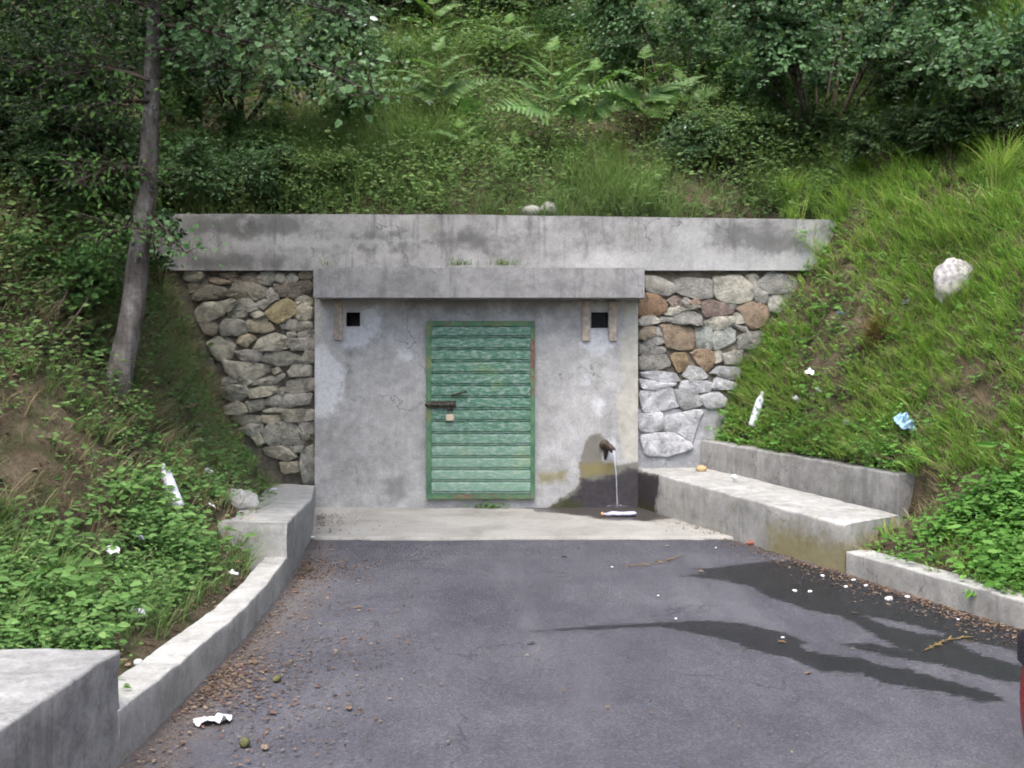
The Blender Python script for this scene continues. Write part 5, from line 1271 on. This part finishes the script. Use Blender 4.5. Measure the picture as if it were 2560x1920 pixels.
LEAFL = ['dry leaf just below the apron, left of the red brick chip', 'dry leaf on grey asphalt near the start of the upper wet streak', 'dry leaf on the asphalt below the front edge of the apron, right of centre', 'dry leaf on the upper wet streak near the right gutter', 'dry leaf on the lower wet streak beside the white pebble',
         'dry leaf just below the lower wet streak', 'dry leaf at the lower left, right of the crumpled tissue', 'dry leaf on the left half of the asphalt, halfway up', 'dry leaf on the left half of the asphalt, nearest the apron', 'dry leaf in the debris below the left bench end',
         'dry leaf beside the nut husk along the left kerb', 'dry leaf at the lower left, farthest out on the open asphalt', 'dry leaf near the corner where the left bench meets the kerb', 'dry leaf left of the thin tip of the lower wet streak', 'dry leaf beside the nut husk at the bottom of the asphalt']
for i, (x, y_) in enumerate(big):
    b = Buf(); leaves(b, LEAF_OVAL, np.array([[0, 0, 0.]]), rdir(1, 0, .1), np.array([[random.uniform(-.3, .3), random.uniform(-.3, .3), 1]]), np.array([.055]), np.array([random.uniform(.3, 1)]))
    o = link('fallen_leaf', b.mesh('fallen_leaf', G['dead'])); o.location = ground(x, y_)+Vector((0, 0, .009))
    tag(o, LEAFL[i], 'leaf', 'single dry leaves on the asphalt')
def twig(label, pts, r, mat):
    b = Buf(); tube(b, pts, r, 5)
    P = np.array(pts); n = 26; k = RNG.random(n)*(len(P)-1); i0 = k.astype(int); f = (k-i0)[:, None]
    c = P[i0]*(1-f)+P[np.minimum(i0+1, len(P)-1)]*f; leaves(b, LEAF_LONG, c, norm(P[-1]-P[0])+RNG.normal(0, .7, (n, 3))*[1, 1, .2], norm(UP+RNG.normal(0, .2, (n, 3))), RNG.uniform(.02, .05, n))
    tag(link('dry_twig', b.mesh('dry_twig', G[mat])), label, 'twig')
twig('yellow dry twig across the wet streak at right', [ground(2310, 1632)+Vector((0, 0, .012)), ground(2360, 1610)+Vector((0, 0, .02)), ground(2420, 1597)+Vector((0, 0, .012))], .003, 'straw')
twig('thin straw twig on the asphalt below the apron', [ground(1560, 1418)+Vector((0, 0, .01)), ground(1640, 1412)+Vector((0, 0, .014)), ground(1710, 1390)+Vector((0, 0, .01))], .002, 'straw')

# ------------------------------------------------------------------ red car, only its front corner enters the frame
def car():
    def carpaint():
        m, nt, bs = newmat('red_car_paint'); setb(nt, bs, Base_Color=(.34, .008, .010), Roughness=.35, Coat_Weight=.1, Specular_IOR_Level=.25); return m
    red = carpaint(); black = simple('black_trim', (.015, .015, .018), .35); glass = simple('car_glass', (.02, .025, .03), .08)
    tyre = simple('tyre_rubber', (.02, .02, .02), .85); rim = simple('wheel_rim', (.4, .4, .42), .35, .8); lamp = simple('lamp_lens', (.018, .018, .022), .2)
    X0, W, Y1, Y0 = 1.457, 1.62, 3.10, -.75; cx = X0+W/2
    root = empty('red_car', (cx, (Y0+Y1)/2, 0), label='red car at the right edge, only its front corner showing', cat='car')
    st = [(Y1, .80, .42, .60, .60), (Y1-.05, .90, .30, .66, .66), (Y1-.16, .97, .25, .71, .71), (Y1-.35, 1.0, .22, .76, .76), (Y1-.95, 1.0, .22, .90, .90), (Y1-1.05, 1.0, .22, .92, .97), (Y1-1.7, 1.0, .22, .93, 1.40),
          (Y1-2.4, 1.0, .22, .94, 1.45), (Y1-3.2, 1.0, .22, .95, 1.38), (Y1-3.65, .98, .25, .95, 1.05), (Y1-3.8, .92, .32, .85, .88), (Y0, .84, .45, .70, .70)]
    rows = []
    for yy, w, zb, zs, zr in st:
        hw = W/2*w; r = []
        for x, z in ((.0, zb), (.80, zb), (.965, zb+.05), (1.0, zb+.16), (1.0, (zb+zs)/2+.06), (.985, zs-.05), (.95, zs), (.90 if zr > zs+.05 else .86, zs+.02 if zr > zs+.05 else zs+.018), (.72 if zr > zs+.05 else .6, max(zr-.04, zs+.03)), (.5, max(zr, zs+.035)), (0, max(zr+.01, zs+.045))): r.append((x*hw, z))
        full = [(cx+x, yy, z) for x, z in r]+[(cx-x, yy, z) for x, z in r[-2:0:-1]]
        rows.append(full)
    V = np.array(rows); n, k = V.shape[:2]
    i = np.arange(n-1)[:, None]*k; j = np.arange(k)[None]
    Q = np.stack([i+j, i+(j+1) % k, i+k+(j+1) % k, i+k+j], -1).reshape(-1, 4)
    me = np_mesh('body', V.reshape(-1, 3), [Q, np.arange(k)[None, ::-1], (np.arange(k)+(n-1)*k)[None]], None, red, True)
    bm = bmesh.new(); bm.from_mesh(me); bmesh.ops.recalc_face_normals(bm, faces=bm.faces[:]); bm.to_mesh(me); bm.free(); me.set_sharp_from_angle(angle=R(35))
    body = link('body', me, root); ss = body.modifiers.new('sub', 'SUBSURF'); ss.levels = 1; ss.render_levels = 2
    for s in (-1, 1):
        sx = cx+s*W/2
        pts = [(Y1-.09, .60), (Y1-.20, .61), (Y1-.34, .66), (Y1-.36, .735), (Y1-.2, .725), (Y1-.09, .70)]
        bm = bmesh.new(); a = [bm.verts.new((sx-s*.06-s*(.05 if p[0] > Y1-.15 else 0), p[0], p[1])) for p in pts]; b_ = [bm.verts.new((sx+s*(-.012 if p[0] < Y1-.15 else -.055), p[0], p[1])) for p in pts]
        bm.faces.new(a); bm.faces.new(b_[::-1])
        for q in range(6): bm.faces.new((a[q], a[(q+1) % 6], b_[(q+1) % 6], b_[q]))
        bmesh.ops.recalc_face_normals(bm, faces=bm.faces[:]); bmesh.ops.bevel(bm, geom=bm.edges[:], offset=.012, segments=2, affect='EDGES')
        link('headlight', bm_mesh('headlight', bm, lamp, True, R(40)), root)
        q = [(Y1-1.28, .96), (Y1-3.15, .98), (Y1-3.0, 1.30), (Y1-1.85, 1.33)]
        bm = bmesh.new(); vv = [bm.verts.new((sx-s*(.055 if z < 1 else .20), yy, z)) for yy, z in q]; bm.faces.new(vv)
        link('side_window', bm_mesh('side_window', bm, glass), root)
        for yy in (Y1-.72, Y0+.72):
            wh = empty('wheel', (sx-s*.10, yy, .29)); wh.parent = root; wh.matrix_parent_inverse = Matrix.Translation(root.location).inverted()
            for nm, rad, wd, mt in (('tyre', .29, .17, tyre), ('rim', .19, .178, rim)):
                b = Buf(); x = sx-s*.10; tube(b, [(x-wd/2, yy, .29), (x-wd/2+.01, yy, .29), (x+wd/2-.01, yy, .29), (x+wd/2, yy, .29)], [rad*.93, rad, rad, rad*.93], 28)
                o = bpy.data.objects.new(nm, b.mesh(nm, mt, True)); COL.objects.link(o); o.parent = wh; o.matrix_parent_inverse = Matrix.Translation(wh.location).inverted()
        b = Buf(); tube(b, [(sx+s*.02, Y1-1.32, 1.0), (sx+s*.16, Y1-1.30, 1.02)], [.05, .065], 10); link('mirror', b.mesh('mirror', black, True), root)
    box('bumper', (cx-W*.42, Y1-.03, .30), (cx+W*.42, Y1+.03, .46), black, root, .02)
    bm = bmesh.new(); vv = [bm.verts.new(p) for p in ((cx-.60, Y1-1.02, 1.0), (cx+.60, Y1-1.02, 1.0), (cx+.50, Y1-1.66, 1.40), (cx-.50, Y1-1.66, 1.40))]; bm.faces.new(vv)
    link('windscreen', bm_mesh('windscreen', bm, glass), root)
car()
